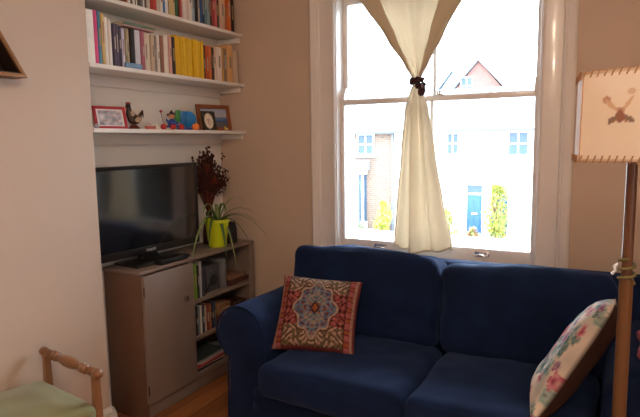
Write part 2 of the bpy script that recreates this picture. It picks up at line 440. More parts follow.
SHELF1=[
(2.027,2.040,0.204,"8a4a3c","rust brown"),
 (2.040,2.060,0.223,"ddd8d0","white"),
 (2.060,2.073,0.212,"35302e","black"),
 (2.073,2.086,0.226,"e8e4de","white"),
 (2.086,2.097,0.228,"403a38","charcoal"),
 (2.097,2.109,0.194,"eae6e0","white"),
 (2.109,2.125,0.191,"565250","dark grey"),
 (2.125,2.140,0.240,"7b8a90","slate grey"),
 (2.140,2.152,0.206,"ebe8e2","white"),
 (2.152,2.165,0.204,"3a3634","black"),
 (2.165,2.178,0.250,"b9b2aa","light grey"),
 (2.178,2.191,0.218,"d8d2c8","off-white"),
 (2.191,2.212,0.240,"b03a34","red"),
 (2.212,2.234,0.219,"c85048","red and white"),
 (2.234,2.257,0.228,"cfc8c0","pale grey"),
 (2.257,2.281,0.199,"efece6","white"),
 (2.281,2.301,0.228,"3f7fb8","blue and white"),
 (2.301,2.324,0.242,"e9eaec","white"),
 (2.330,2.353,0.221,"cdb888","tan"),
 (2.353,2.376,0.234,"d8c494","sand"),
 (2.376,2.395,0.230,"3e6b48","green"),
 (2.395,2.411,0.194,"35393a","charcoal"),
 (2.411,2.426,0.235,"a84540","red"),
 (2.426,2.442,0.225,"d8a8a0","rose"),
 (2.442,2.464,0.208,"ece6e0","white"),
 (2.464,2.488,0.192,"e8d4cc","pale pink"),
 (2.488,2.520,0.242,"e4dcd2","cream"),
 (2.520,2.550,0.218,"a9bccb","light blue"),
 (2.550,2.580,0.233,"1e1c22","black"),
 (2.580,2.603,0.243,"d8cdb8","cream"),
 (2.603,2.622,0.233,"30568c","blue"),
 (2.622,2.642,0.245,"282a30","black"),
 (2.642,2.666,0.214,"5f7f8a","teal grey"),
 (2.666,2.694,0.238,"87a0a8","pale teal"),
 (2.694,2.713,0.217,"3a2c30","dark plum"),
 (2.713,2.738,0.246,"a83c40","crimson"),
 (2.738,2.762,0.243,"c8686a","coral pink"),
 (2.762,2.789,0.196,"3a2c28","dark brown"),
 (2.789,2.842,0.198,"d0ae98","beige pink"),
 (2.842,2.869,0.203,"c8602c","burnt orange"),
 (2.869,2.906,0.248,"d0703a","orange"),
 (2.911,2.947,0.216,"221e1c","black"),]
def bmat(c): return mat('book cover', '#'+c, .55, var=.05, scale=30)
def book(y0, y1, z, h, c, label, group, depth=.145, xf=-2.192, lean=0.0):
    o = None
    bm = bmesh.new(); g = .0004; t = max(.0012, min(.0025, (y1-y0)*.1)); xb = xf-depth
    # two boards, rounded spine, page block
    box(bm, xb, xf-.004, y0+g, y0+g+t, 0, h, 0, 0); box(bm, xb, xf-.004, y1-g-t, y1-g, 0, h, 0, 0)
    w_ = y1-y0-2*g; n = 5; pr = []
    for k in range(n+1):
        a = math.pi*k/n; pr.append((xf-.004+.004*math.sin(a), y0+g+w_*(1-math.cos(a))/2))
    prism(bm, pr + [(xf-.005, y1-g), (xf-.005, y0+g)], 'z', 0, h, 0)
    box(bm, xb+.003, xf-.005, y0+g+t, y1-g-t, .003, h-.004, 0, 1)
    # title band on the spine
    rc = random.random()
    if w_ > .014 and rc < .75 and c[:2] not in ('e6', 'ec', 'f0', 'e8'):
        zc = h*random.uniform(.45, .62); hh = h*random.uniform(.08, .22)
        box(bm, xf-.003, xf+.0004, y0+w_*.34+g, y1-w_*.34-g, zc-hh, zc+hh, 0, 2)
    L = lin('#'+c); lum = sum(L)/3
    band = ('b9b2a4' if lum < .3 else '8a8078') if rc < .5 else ('b09868' if lum < .3 else '9a7468')
    me_o = build('book', bm, [bmat(c), M_paper, bmat(band)], None, 40)
    me_o.location = (0, 0, z)
    if lean: me_o.rotation_euler = (lean, 0, 0)
    return tag(me_o, label, 'book', group)
def shift(y):
    K = [(1.80, .020), (1.95, .020), (2.36, .032), (2.63, .010), (2.99, 0)]
    for (a, s), (b, t) in zip(K, K[1:]):
        if y <= b: return y + s + (t-s)*max(0, (y-a))/(b-a)
    return y
def row(data, z, where, group, yellow=None):
    n = len(data); seen = {}; yc = 0; tot = sum(1 for d in data if d[4] == 'yellow')
    ordn = ['first', 'second', 'third', 'fourth', 'fifth', 'sixth', 'seventh', 'eighth', 'ninth', 'tenth', 'eleventh']
    for i, (y0, y1, h, c, d) in enumerate(data):
        y0, y1 = shift(y0), shift(y1)
        if y0 < 1.84: y0 = 1.792
        if d == 'yellow':
            lab = 'yellow spined book on the %s, %s of the ten from the left' % (where, ordn[yc]); yc += 1
        else:
            l = data[i-1][4] if i else None; r = data[i+1][4] if i < n-1 else None
            if l is None: lab = '%s book at the left end of the %s, beside the %s book' % (d, where, r)
            elif r is None: lab = '%s book at the right end of the %s, beside the %s book' % (d, where, l)
            else: lab = '%s book on the %s, between %s and %s' % (d, where, l, r)
        x = -2.190 - random.uniform(0, .012)
        book(y0, y1, z+.0005, h, c, lab, group, random.uniform(.125, .155), x)
row(SHELF1, ZS1, 'top shelf', 'books on the top shelf')
row(SHELF2, ZS2, 'middle shelf', 'books on the middle shelf')
def flat_book(name, x, y, z, lx, ly, h, c, label, group=None, rot=0, cat='book'):
    bm = bmesh.new(); t = .0015
    box(bm, -lx/2, lx/2, -ly/2, ly/2, 0, t, 0, 0); box(bm, -lx/2, lx/2, -ly/2, ly/2, h-t, h, 0, 0)
    box(bm, lx/2-.002, lx/2, -ly/2, ly/2, 0, h, 0, 0); box(bm, -lx/2+.003, lx/2-.002, -ly/2+.003, ly/2-.003, t, h-t, 0, 1)
    o = build(name, bm, [bmat(c), M_paper], None, 40); o.location = (x, y, z); o.rotation_euler = (0, 0, rot)
    return tag(o, label, cat, group)
flat_book('book', -2.262, 2.125, ZS2+.2055, .14, .21, .010, 'd0a8a4', 'pale pink book lying flat on top of the upright middle shelf books', 'books lying across the middle shelf row')
flat_book('book', -2.262, 2.130, ZS2+.2162, .14, .22, .012, '6f8a78', 'grey-green book lying flat, topmost of the pair across the middle shelf row', 'books lying across the middle shelf row', .03)
# small shallow blue tin in front of the books
bm = bmesh.new(); box(bm, -.007, .007, -.055, .055, 0, .026, .004)
o = build('slim_case', bm, mat('blue grey enamel', '#6f93b4', .35), None, 40); o.location = (-2.181, 2.065, ZS2); tag(o, 'slim blue-grey case lying before the lavender and black books', 'case')

# ---------------------------------------------------------------- things on the third shelf
def pic_frame(name, cx, cy, z, wd, ht, bord, thick, yaw, lean, frame_m, inner_fn, label, cat='picture frame', oval=False, group=None, mount=None):
    """stands leaning backwards; local: y across, z up, +x towards the room"""
    o = empty(name, (cx, cy, z), label, cat, group, yaw)
    bpy.context.view_layer.update()
    Rm = Matrix.Rotation(-lean, 4, 'Y')
    bm = bmesh.new()
    for a in ((-wd/2, -wd/2+bord, 0, ht), (wd/2-bord, wd/2, 0, ht), (-wd/2+bord, wd/2-bord, 0, bord), (-wd/2+bord, wd/2-bord, ht-bord, ht)):
        box(bm, -thick/2, thick/2, a[0], a[1], a[2], a[3], .002)
    box(bm, -thick/2-.002, -thick/2, -wd/2+.004, wd/2-.004, .004, ht-.004)
    bmesh.ops.transform(bm, matrix=Rm, verts=bm.verts)
    f = build('frame', bm, frame_m, o, 35, world=False)
    # picture
    n = 30; bm = bmesh.new(); g = []
    for i in range(n+1):
        for j in range(n+1):
            g.append(bm.verts.new(Rm @ Vector((0, -wd/2+bord*.9 + (wd-1.8*bord)*i/n, bord*.9+(ht-1.8*bord)*j/n))))
    for i in range(n):
        for j in range(n): bm.faces.new((g[i*(n+1)+j], g[(i+1)*(n+1)+j], g[(i+1)*(n+1)+j+1], g[i*(n+1)+j+1]))
    bm.verts.index_update(); me = bpy.data.meshes.new('picture'); bm.to_mesh(me); bm.free()
    color_attr(me, lambda k: inner_fn((k//(n+1))/n*2-1, (k % (n+1))/n*2-1))
    link('picture', me, M_pic, o, world=False)
    # strut
    bm = bmesh.new(); tube(bm, [Rm @ Vector((-thick/2-.002, 0, ht*.7)), Vector((-thick/2-.002-math.sin(lean)*ht*.7-.045, 0, .002))], .004)
    build('easel_strut', bm, frame_m, o, 40, world=False)
    return o
M_pic = attr_mat('printed picture', .3, bump=0.0)
def photo1(a, b):
    n = noise.noise(Vector((a*2.4, b*2.4, 5))); m = noise.noise(Vector((a*5, b*5, 2)))
    c = mixc(lin('#e6e6ee'), lin('#8a93a4'), .5+1.1*n)
    if abs(a) > .86 or abs(b) > .84: c = lin('#ecebef')
    elif m > .25: c = mixc(c, lin('#c07a72'), .6)
    return c
def seascape(a, b):
    t = (b+1)/2; n = noise.noise(Vector((a*3, b*6, 1)))*.06
    if t > .55: return mixc(lin('#b9bdc9'), lin('#9fb0cc'), (t-.55)*2)
    if t > .28+n: return mixc(lin('#3f5f98'), lin('#7688ae'), (t-.3)*4)
    return lin('#6c6a72')
def dark_mount(a, b):
    r = math.hypot(a/.66, b/.80)
    if r < 1: 
        n = noise.noise(Vector((a*4, b*4, 7)))
        return mixc(lin('#efe4cf'), lin('#b58f78'), max(0, .9-r)*1.0+n*.5)
    if r < 1.12: return lin('#d9cdb8')
    return lin('#3d372c')
pic_frame('picture_frame', -2.27, 1.985, ZS3, .175, .118, .014, .012, R(-12), R(14), mat('red painted frame', '#b5303c', .4), photo1, 'small red framed photograph at the left end of the toy shelf')
pic_frame('picture_frame', -2.315, 2.865, ZS3, .262, .172, .026, .016, R(-14), R(10), mat('light wood frame', '#8e5330', .45, stretch=(1, .2, 1)), seascape, 'wooden framed blue seascape picture at the right end of the toy shelf')
pic_frame('picture_frame', -2.235, 2.715, ZS3, .108, .122, .007, .012, R(-8), R(12), mat('dark olive frame', '#3b3528', .4), dark_mount, 'small dark square frame with a cream oval portrait')
# cockerel figure
o = empty('cockerel_ornament', (-2.265, 2.125, ZS3), 'small dark cockerel ornament with red comb beside the red frame', 'ornament'); bpy.context.view_layer.update()
bm = bmesh.new(); ball(bm, (0, .005, .052), .030, 2, (1, 1.2, .95), jit=.2)
tube(bm, [(0, -.012, .05), (0, -.028, .08), (0, -.030, .105), (0, -.032, .118)], [.022, .018, .013, .011], 10)
ball(bm, (0, -.034, .122), .014, 2)
for k in range(5): tube(bm, [(0, .025, .055), (.004*k-.008, .045+.003*k, .075+.006*k), (.004*k-.008, .062, .068+.004*k-.01*abs(k-2))], [.008, .006, .002], 6)
build('body', bm, mat('glazed dark brown', '#33211c', .35), o, 50, world=False)
bm = bmesh.new()
for k in range(4): ball(bm, (0, -.043+.007*k, .137-.001*abs(k-1.5)), .006, 1)
ball(bm, (0, -.050, .114), .005, 1); ball(bm, (.001, -.047, .107), .004, 1)
build('comb', bm, mat('red glaze', '#b02a28', .35), o, 50, world=False)
bm = bmesh.new()
for s in (-1, 1): ball(bm, (.026*s, .01, .052), .02, 2, (.35, 1.1, .8), jit=.3)
ball(bm, (.012, -.022, .082), .012, 2, (1, 1, 1.5), jit=.4, seed=3)
build('wing', bm, mat('speckled cream glaze', '#b59a82', .4, var=.5, scale=90), o, 50, world=False)
bm = bmesh.new(); lathe(bm, [(.030, 0), (.032, .006), (.026, .012), (.014, .024)], seg=20); build('base', bm, mat('glazed red brown', '#6e2f22', .4), o, 50, world=False)

def simple(name, y, x, label, cat, fn, m, z=ZS3, group=None, rot=0):
    bm = bmesh.new(); fn(bm); q = build(name, bm, m, None, 50); q.location = (x, y, z); q.rotation_euler = (0, 0, rot); return tag(q, label, cat, group)
C_red = mat('red toy paint', '#c0322c', .35); C_blue = mat('blue toy paint', '#1f7fc8', .35); C_dblue = mat('dark blue toy paint', '#2548a0', .35)
C_green = mat('green toy paint', '#2f9a3a', .35); C_or = mat('orange toy paint', '#ee7a1c', .35); C_skin = mat('peach toy paint', '#d89a6a', .4); C_wht = mat('white toy paint', '#e8e2da', .4); C_blk = mat('dark toy paint', '#2a2026', .4)
def mush(bm):
    lathe(bm, [(.010, 0), (.012, .003), (.009, .016), (.020, .017), (.021, .021), (.015, .029), (.003, .033)], seg=18)
simple('toy_boat', 2.215, -2.24, 'small pale red toy boat between the cockerel and the clown', 'toy', lambda bm: (prism(bm, [(-.03, .018), (.034, .018), (.024, 0), (-.022, 0)], 'x', -.012, .012, bev=.002), tube(bm, [(0, 0, .018), (0, 0, .036)], .002, 6)), mat('faded red paint', '#c8645a', .4))
simple('toy_bell', 2.265, -2.235, 'tiny white round-topped toy beside the red boat', 'toy', lambda bm: lathe(bm, [(.014, 0), (.014, .006), (.010, .016), (.008, .028), (.003, .034)], seg=16), C_wht)
# clown on wheels
o = empty('clown_toy', (-2.25, 2.395, ZS3), 'wooden clown pull-along toy in blue on red ball wheels', 'toy', None, R(-22)); bpy.context.view_layer.update()
bm = bmesh.new(); prism(bm, [(-.055, .014), (.05, .014), (.045, .026), (-.05, .026)], 'x', -.016, .016, bev=.002); build('chassis', bm, C_dblue, o, 40, world=False)
for y in (-.058, -.002, .050):
    bm = bmesh.new(); ball(bm, (.014, y, .0175), .0175, 3); build('wheel', bm, C_red, o, 60, world=False)
bm = bmesh.new(); lathe(bm, [(.020, .026), (.024, .036), (.017, .056), (.009, .064)], (0, 0, 0), seg=18)
tube(bm, [(0, -.012, .05), (.010, -.030, .046), (.012, -.040, .060)], [.008, .007, .005], 8); tube(bm, [(0, .012, .05), (.01, .024, .04), (.012, .034, .034)], [.008, .007, .005], 8)
build('body', bm, C_dblue, o, 50, world=False)
bm = bmesh.new(); ball(bm, (.002, -.002, .078), .017, 3); ball(bm, (.02, -.002, .077), .004, 1); build('head', bm, C_skin, o, 60, world=False)
bm = bmesh.new(); lathe(bm, [(.016, .088), (.012, .096), (.002, .112)], (0, -.002, 0), seg=16); ball(bm, (-.004, -.02, .086), .008, 2); ball(bm, (-.004, .016, .09), .009, 2); build('hair', bm, C_blk, o, 50, world=False)
bm = bmesh.new(); tube(bm, [(0, -.045, .026), (0, -.060, .07), (0, -.064, .098)], .0018, 6); build('stick', bm, C_blk, o, 50, world=False)
bm = bmesh.new(); ball(bm, (0, -.064, .104), .009, 2); build('stick_ball', bm, C_red, o, 60, world=False)
# big blue disc with green block and orange ball
o = empty('disc_toy', (-2.29, 2.555, ZS3), 'wooden toy with large blue disc, green block and orange wheel', 'toy', None, R(-38)); bpy.context.view_layer.update()
bm = bmesh.new(); lathe(bm, [(.044, -.010), (.048, -.007), (.048, .007), (.044, .010)], (0, .012, .066), (1, 0, 0), 32)
box(bm, -.010, .010, -.035, .012, .018, .114, .006); build('disc', bm, C_blue, o, 40, world=False)
bm = bmesh.new(); prism(bm, [(-.062, .05), (-.036, .05), (-.034, .122), (-.058, .118), (-.068, .085)], 'x', -.015, .015, bev=.003); build('block', bm, C_green, o, 40, world=False)
bm = bmesh.new(); lathe(bm, [(.018, -.008), (.021, -.005), (.021, .008), (.018, .011)], (.024, .052, .021), (1, 0, 0), 28); build('wheel', bm, C_or, o, 40, world=False)
bm = bmesh.new(); prism(bm, [(-.055, 0), (.04, 0), (.04, .018), (-.055, .018)], 'x', -.02, .013, bev=.002); build('base', bm, C_dblue, o, 40, world=False)
simple('toy_duck', 2.845, -2.215, 'tiny yellow duck in front of the seascape frame', 'toy', lambda bm: (ball(bm, (0, 0, .010), .011, 2, (1, 1.4, .85)), ball(bm, (0, -.010, .022), .007, 2), tube(bm, [(0, -.014, .022), (0, -.021, .021)], [.003, .001], 6)), mat('yellow toy paint', '#d8b860', .4))
simple('glass_egg', 1.845, -2.215, 'small pale grey pebble left of the red frame', 'ornament', lambda bm: ball(bm, (0, 0, .012), .014, 2, (1, 1, .85)), mat('pale grey stone', '#a8aeb4', .5))

# ---------------------------------------------------------------- cabinet
CX0, CX1, CY0, CY1, CZ = XA+.004, -2.111, 1.962, 2.962, .806
cab = empty('media_cabinet', (CX0, CY0, 0), 'taupe painted low cabinet with one door and open shelves under the television', 'cabinet'); bpy.context.view_layer.update()
boxo('side_panel', CX0, CX1-.004, CY0+.006, CY0+.026, 0, CZ-.020, M_side, cab)
boxo('side_panel', CX0, CX1-.004, CY1-.024, CY1-.004, 0, CZ-.020, M_cab, cab)
boxo('top_board', CX0, CX1+.004, CY0, CY1, CZ-.020, CZ, M_cab, cab, .004)
boxo('back_panel', CX0, CX0+.006, CY0+.027, CY1-.025, .06, CZ-.021, M_cabin, cab, 0)
YD = 2.352
boxo('divider', CX0+.007, CX1-.006, YD-.018, YD, .07, CZ-.021, M_cabin, cab)
boxo('plinth', CX0+.02, CX1-.030, CY0+.027, CY1-.025, 0, .068, M_cab, cab)
boxo('shelf_board', CX0+.007, CX1-.004, CY0+.027, CY1-.025, .070, .105, M_cab, cab)
for z in (.545, .325): boxo('shelf_board', CX0+.007, CX1-.006, YD+.001, CY1-.025, z-.022, z, M_cab, cab)
boxo('front_stile', CX1-.010, CX1+.002, CY1-.050, CY1-.002, .07, CZ-.021, M_cab, cab, .001)
dr = boxo('door', CX1-.003, CX1+.017, CY0+.010, YD-.004, .092, CZ-.026, M_cab, cab, .004)
bm = bmesh.new(); lathe(bm, [(.006, 0), (.006, .008), (.012, .012), (.014, .018), (.010, .024), (.002, .026)], (CX1+.017, YD-.085, .595), (1, 0, 0), 18)
build('knob', bm, M_brass, dr, 50)
for z in (.70, .17):
    bm = bmesh.new(); tube(bm, [(CX1+.018, CY0+.008, z-.025), (CX1+.018, CY0+.008, z+.025)], .0045, 8); build('hinge', bm, M_brass, dr, 50)
boxo('plinth_rail', CX1-.029, CX1-.017, CY0+.027, CY1-.025, 0, .068, M_cab, cab)

# contents of the open shelves
def cbook(y0, y1, z, h, c, lab, grp): return book(y0, y1, z, h, c, lab, grp, .15, CX1-.022)
up = 'books in the upper cabinet compartment'; lo = 'books in the middle cabinet compartment'
Z1 = .5455; Z2 = .3255; Z3 = .1055
cbook(2.372, 2.394, Z1, .215, '8ab82c', 'lime green book at the left of the upper cabinet compartment', up)
cbook(2.395, 2.420, Z1, .210, '6f9c2a', 'green book beside the lime one in the upper cabinet compartment', up)
cbook(2.424, 2.440, Z1, .195, '2c2a2c', 'black book right of the two green ones in the cabinet', up)
cbook(2.442, 2.462, Z1, .215, 'a5a6a8', 'pale grey book in the upper cabinet compartment', up)
cbook(2.465, 2.490, Z1, .165, '3c3c44', 'charcoal book in the upper cabinet compartment', up)
seq = [('4a7a3a', 'green', .017, .175), ('c7c9c4', 'light grey', .016, .165), ('20242c', 'black', .020, .17), ('7f8e98', 'steel grey', .018, .165), ('dad6ce', 'white', .014, .17), ('28394a', 'dark blue', .022, .165), ('b8aa98', 'stone', .014, .16), ('7c3b2c', 'brick red', .026, .165), ('a35f3c', 'tan orange', .016, .16), ('1f2a3e', 'navy', .024, .17), ('3c4d66', 'slate blue', .016, .165)]
y = 2.360
for i, (c, d, t, h) in enumerate(seq):
    cbook(y, y+t, Z2, h, c, '%s spined book in the middle cabinet compartment, %s' % (d, 'leftmost there' if i == 0 else 'just right of the %s one' % seq[i-1][1]), lo); y += t+.0015
def bx_thing(name, x0, x1, y0, y1, z0, z1, c, label, cat, lid=True, grp=None):
    o = empty(name, ((x0+x1)/2, (y0+y1)/2, z0), label, cat, grp); bpy.context.view_layer.update()
    m = mat(name, c, .55, var=.15, scale=20)
    if lid:
        s = (z1-z0)*.35
        boxo('box_body', x0+.002, x1-.002, y0+.002, y1-.002, z0, z1-s, m, o, .002); boxo('lid', x0, x1, y0, y1, z1-s+.0005, z1, m, o, .003)
    else:
        boxo('casing', x0, x1, y0, y1, z0, z1, m, o, .005)
    return o
# upper compartment: grey speaker-like box, black gadget, flat boxes
o = bx_thing('radio', CX1-.16, CX1-.05, 2.535, 2.66, Z1, Z1+.165, '#4a4a50', 'dark grey boxy radio in the upper cabinet compartment', 'radio', False)
bm = bmesh.new(); lathe(bm, [(.036, 0), (.036, .004), (.030, .006), (.004, .003)], (CX1-.05, 2.6, Z1+.07), (1, 0, 0), 24); build('speaker_grille', bm, M_blackm, o, 50)
bm = bmesh.new(); lathe(bm, [(.008, 0), (.008, .008)], (CX1-.05, 2.57, Z1+.135), (1, 0, 0), 14); build('knob', bm, M_chrome, o, 50)
bx_thing('storage_box', CX1-.15, CX1-.04, 2.675, 2.715, Z1, Z1+.185, '#77777a', 'tall pale grey box between the radio and the dark boxes', 'box', False)
bx_thing('storage_box', CX1-.17, CX1-.02, 2.725, 2.925, Z1, Z1+.034, '#4b2a22', 'flat dark red-brown box, lower of two in the upper compartment', 'box', True, 'flat boxes in the cabinet')
bx_thing('storage_box', CX1-.16, CX1-.03, 2.735, 2.900, Z1+.0345, Z1+.060, '#7e5a45', 'flat tan-brown box, upper of two in the upper compartment', 'box', True, 'flat boxes in the cabinet')
bm = bmesh.new()
pts = [Vector((CX1-.045+.012*math.cos(t*2.1), 2.505+.035*math.sin(t*3.1)*.5+.006*t, Z1+.008+.010*abs(math.sin(t*1.7))+.004*t)) for t in [k*.35 for k in range(26)]]
tube(bm, pts, .004, 6); tag(build('cable', bm, M_blackm, None, 60), 'coiled black cable lying before the radio in the cabinet', 'cable')
bx_thing('storage_box', CX1-.17, CX1-.02, 2.600, 2.745, Z2, Z2+.060, '#6a3a24', 'brown lidded box right of the books in the middle compartment', 'box', True, 'brown boxes in the middle compartment')
bx_thing('storage_box', CX1-.16, CX1-.03, 2.610, 2.735, Z2+.0605, Z2+.125, '#8a6848', 'lighter brown box on top of the lidded brown one', 'box', True, 'brown boxes in the middle compartment')
bx_thing('storage_box', CX1-.17, CX1-.03, 2.765, 2.90, Z2, Z2+.10, '#3a201a', 'dark brown box at the right end of the middle compartment', 'box', True, 'brown boxes in the middle compartment')
zz = Z3
for i, (c, d, h) in enumerate([('2a2a30', 'charcoal', .010), ('c9c2b6', 'cream', .007), ('b8474f', 'red-pink', .016), ('d8a5a0', 'pale pink', .010), ('dcd8d0', 'white', .006), ('8c979c', 'blue-grey', .014), ('3a4348', 'dark slate', .010)]):
    flat_book('magazine', CX1-.115+random.uniform(-.004, .004), 2.50+.015*i*(i % 2), zz, .19, .26, h, c, '%s magazine in the low cabinet pile, %s' % (d, 'at the very bottom' if i == 0 else 'lying on the ' + prevd + ' one'), 'magazines piled in the lowest compartment', R(random.uniform(-3, 3)), 'magazine')
    zz += h+.0004; prevd = d

# ---------------------------------------------------------------- television
tv = empty('television', (-2.275, 2.205, CZ), 'flat black television on the low cabinet in the alcove', 'television', None, R(-3.5)); bpy.context.view_layer.update()
W_, Hh, Zb = .735, .486, .046
bm = bmesh.new(); box(bm, -.028, .014, -W_/2, W_/2, Zb, Zb+Hh, .006); box(bm, -.055, -.027, -W_/2+.08, W_/2-.08, Zb+.06, Zb+Hh-.1, .01)
build('casing', bm, M_black, tv, 40, world=False)
bm = bmesh.new(); b_ = .020
for a in ((-W_/2, -W_/2+b_, Zb, Zb+Hh), (W_/2-b_, W_/2, Zb, Zb+Hh), (-W_/2+b_, W_/2-b_, Zb, Zb+.040), (-W_/2+b_, W_/2-b_, Zb+Hh-b_, Zb+Hh)):
    box(bm, .014, .019, a[0], a[1], a[2], a[3], .0015)
build('bezel', bm, M_black, tv, 40, world=False)
M_screen = mat('glossy television screen', (.010, .011, .015), .12, var=0, spec=1.0, coat=1.0)
bm = bmesh.new(); box(bm, .0142, .0155, -W_/2+b_-.001, W_/2-b_+.001, Zb+.039, Zb+Hh-b_+.001); build('screen', bm, M_screen, tv, None, world=False)
bm = bmesh.new(); prism(bm, [(-.07, .012), (.07, .012), (.045, Zb+.02), (-.045, Zb+.02)], 'x', -.03, -.008, bev=.003); build('stand_neck', bm, M_black, tv, 40, world=False)
bm = bmesh.new(); box(bm, -.075, .115, -.19, .19, 0, .012, .006); build('stand_base', bm, M_black, tv, 40, world=False)
fc = bpy.data.curves.new('logo', 'FONT'); fc.body = 'PHILIPS'; fc.size = .021; fc.extrude = .0006; fc.align_x = 'CENTER'; fc.offset = .0002
fo = bpy.data.objects.new('logo', fc); COL.objects.link(fo); bpy.context.view_layer.update()
me = bpy.data.meshes.new_from_object(fo.evaluated_get(bpy.context.evaluated_depsgraph_get())); bpy.data.objects.remove(fo)
me.transform(Matrix.Translation((.0196, -.01, Zb+.012)) @ Matrix(((0, 0, 1, 0), (1, 0, 0, 0), (0, 1, 0, 0), (0, 0, 0, 1))))
me.materials.clear(); link('logo_lettering', me, mat('silver print', '#c8ccd0', .4), tv, world=False)
# slim black player box lying before the stand
bx_thing('media_player', -2.165, -2.112, 2.12, 2.33, CZ+.0005, CZ+.028, '#121214', 'slim black box lying in front of the television stand', 'media player', False)

# ---------------------------------------------------------------- plant, dried flowers, little speaker
PX, PY = -2.200, 2.700
pot = empty('potted_spider_plant', (PX, PY, CZ), 'spider plant with arching leaves in a lime yellow pot', 'plant'); bpy.context.view_layer.update()
bm = bmesh.new(); lathe(bm, [(.054, 0), (.056, .004), (.073, .150), (.078, .154), (.078, .172), (.074, .173), (.070, .150), (.060, .130)], seg=36, cap=True)
build('pot', bm, mat('lime yellow plastic', '#c9d818', .38, var=.03), pot, 40, world=False)
bm = bmesh.new(); lathe(bm, [(.069, .146), (.05, .152), (.01, .155)], seg=20); build('soil', bm, mat('dark potting soil', '#2a1c12', .95, var=.4, scale=80), pot, None, world=False)
def blade(bm, pts, wid, up=Vector((0, 0, 1))):
    n = len(pts); L_, R_, C_ = [], [], []
    for i, p in enumerate(pts):
        t = (pts[min(i+1, n-1)]-pts[max(i-1, 0)]).normalized(); s = t.cross(up)
        if s.length < .05: s = Vector((1, 0, 0))
        s.normalize(); nn = s.cross(t).normalized(); ww = wid*(math.sin(math.pi*min(1, (i/(n-1))*.62+.38))**.7 if i < n-1 else .02)
        L_.append(bm.verts.new(p+s*ww+nn*ww*.35)); R_.append(bm.verts.new(p-s*ww+nn*ww*.35)); C_.append(bm.verts.new(p))
    for i in range(n-1):
        bm.faces.new((L_[i], C_[i], C_[i+1], L_[i+1])); bm.faces.new((C_[i], R_[i], R_[i+1], C_[i+1]))
M_leaf = mat('striped green leaf', '#4c7034', .45, var=.25, scale=14, transl=.25); M_leafp = mat('pale green leaf', '#8ea468', .45, var=.2, scale=14, transl=.25)
def arc(a, reach, rise, drop, n=14):
    d = Vector((math.cos(a), math.sin(a), 0)); P = []
    for i in range(n):
        t = i/(n-1); P.append(Vector((0, 0, .150)) + d*(.012+reach*t) + Vector((0, 0, rise*4*t*(1-t)*(1-.2*t) - drop*t*t)))
    return P
# (angle in the room's plane, reach, rise, drop)
for i, (a, re, ri, dr_, wd) in enumerate([(R(-74), .37, .09, .17, .007), (R(-62), .27, .08, .12, .007), (R(-30), .13, .05, .20, .008), (R(10), .12, .04, .30, .009), (R(62), .29, .06, .04, .006), (R(42), .26, .09, -.02, .006), (R(75), .22, .13, -.10, .006), (R(48), .34, .07, .16, .006), (R(100), .12, .10, -.06, .006), (R(-100), .10, .12, -.06, .007), (R(-10), .08, .12, -.06, .007), (R(20), .22, .05, .18, .006), (R(-50), .07, .10, -.10, .008), (R(-80), .13, .10, .02, .006)]):
    bm = bmesh.new(); P = arc(a, re, ri, dr_)
    if a > R(80): P = [p for p in P]
    blade(bm, P, wd*1.5); build('leaf', bm, M_leafp if i % 3 == 0 else M_leaf, pot, 60, world=False)
# dried bouquet in a dark brown bottle vase behind the pot
dv = empty('dried_flower_bouquet', (-2.300, 2.745, CZ), 'dark red-brown dried flowers standing behind the spider plant', 'dried flowers'); bpy.context.view_layer.update()
bm = bmesh.new(); lathe(bm, [(.036, 0), (.042, .01), (.044, .08), (.034, .13), (.020, .17), (.019, .20), (.024, .207), (.020, .207), (.015, .19)], seg=24)
build('vase', bm, mat('dark brown glazed clay', '#3c1c14', .3), dv, 50, world=False)
M_dry = mat('dried stalks', '#4a1c14', .85, var=.35, scale=30); M_dry2 = mat('dried seed heads', '#3a120e', .9, var=.4, scale=60); M_dry3 = mat('dried russet petals', '#7a3018', .85, var=.3, scale=40)
rnd = random.Random(5)
bmS = bmesh.new(); bmH = bmesh.new()
for k in range(120):
    a = rnd.uniform(0, 2*math.pi); sp = rnd.uniform(.02, .165); hgt = rnd.uniform(.40, .63)*(1-.6*sp)
    d = Vector((math.cos(a)*.45, math.sin(a), 0))
    if d.x*sp < -.06: continue
    tip = Vector((d.x*sp, d.y*sp, hgt)); P = [Vector((0, 0, .16)), Vector((d.x*sp*.1, d.y*sp*.1, .22)), Vector((tip.x*.45, tip.y*.45, .33)), tip]
    tube(bmS, P, [.0022, .002, .0016, .001], 5)
    for q in range(rnd.randint(9, 15)):
        t = rnd.uniform(.35, 1.0); base = P[2].lerp(tip, (t-.35)/.65)
        off = Vector((rnd.uniform(-.022, .022), rnd.uniform(-.028, .028), rnd.uniform(-.005, .03)))
        tube(bmS, [base, base+off], [.001, .0008], 4, cap=False)
        ball(bmH, base+off, rnd.uniform(.004, .0085), 1, (1, 1, 1.4), jit=.5, seed=q)
for k in range(9):   # side sprays reaching right and left
    s = 1 if k < 6 else -1
    P = [Vector((0, .01*s, .20)), Vector((.0, .05*s, .28+.01*k)), Vector((.01, s*(.10+.008*k), .36+.012*k)), Vector((.02, s*(.13+.012*k), .35+.020*k))]
    tube(bmS, P, [.002, .0018, .0014, .001], 5)
    for q in range(16):
        base = P[1].lerp(P[3], rnd.uniform(.35, 1)); off = Vector([rnd.uniform(-.02, .02) for _ in range(3)])
        tube(bmS, [base, base+off], [.001, .0008], 4, cap=False); ball(bmH, base+off, rnd.uniform(.003, .006), 1, jit=.5, seed=q)
build('stalks', bmS, M_dry, dv, 60, world=False); build('seed_heads', bmH, M_dry2, dv, 60, world=False)
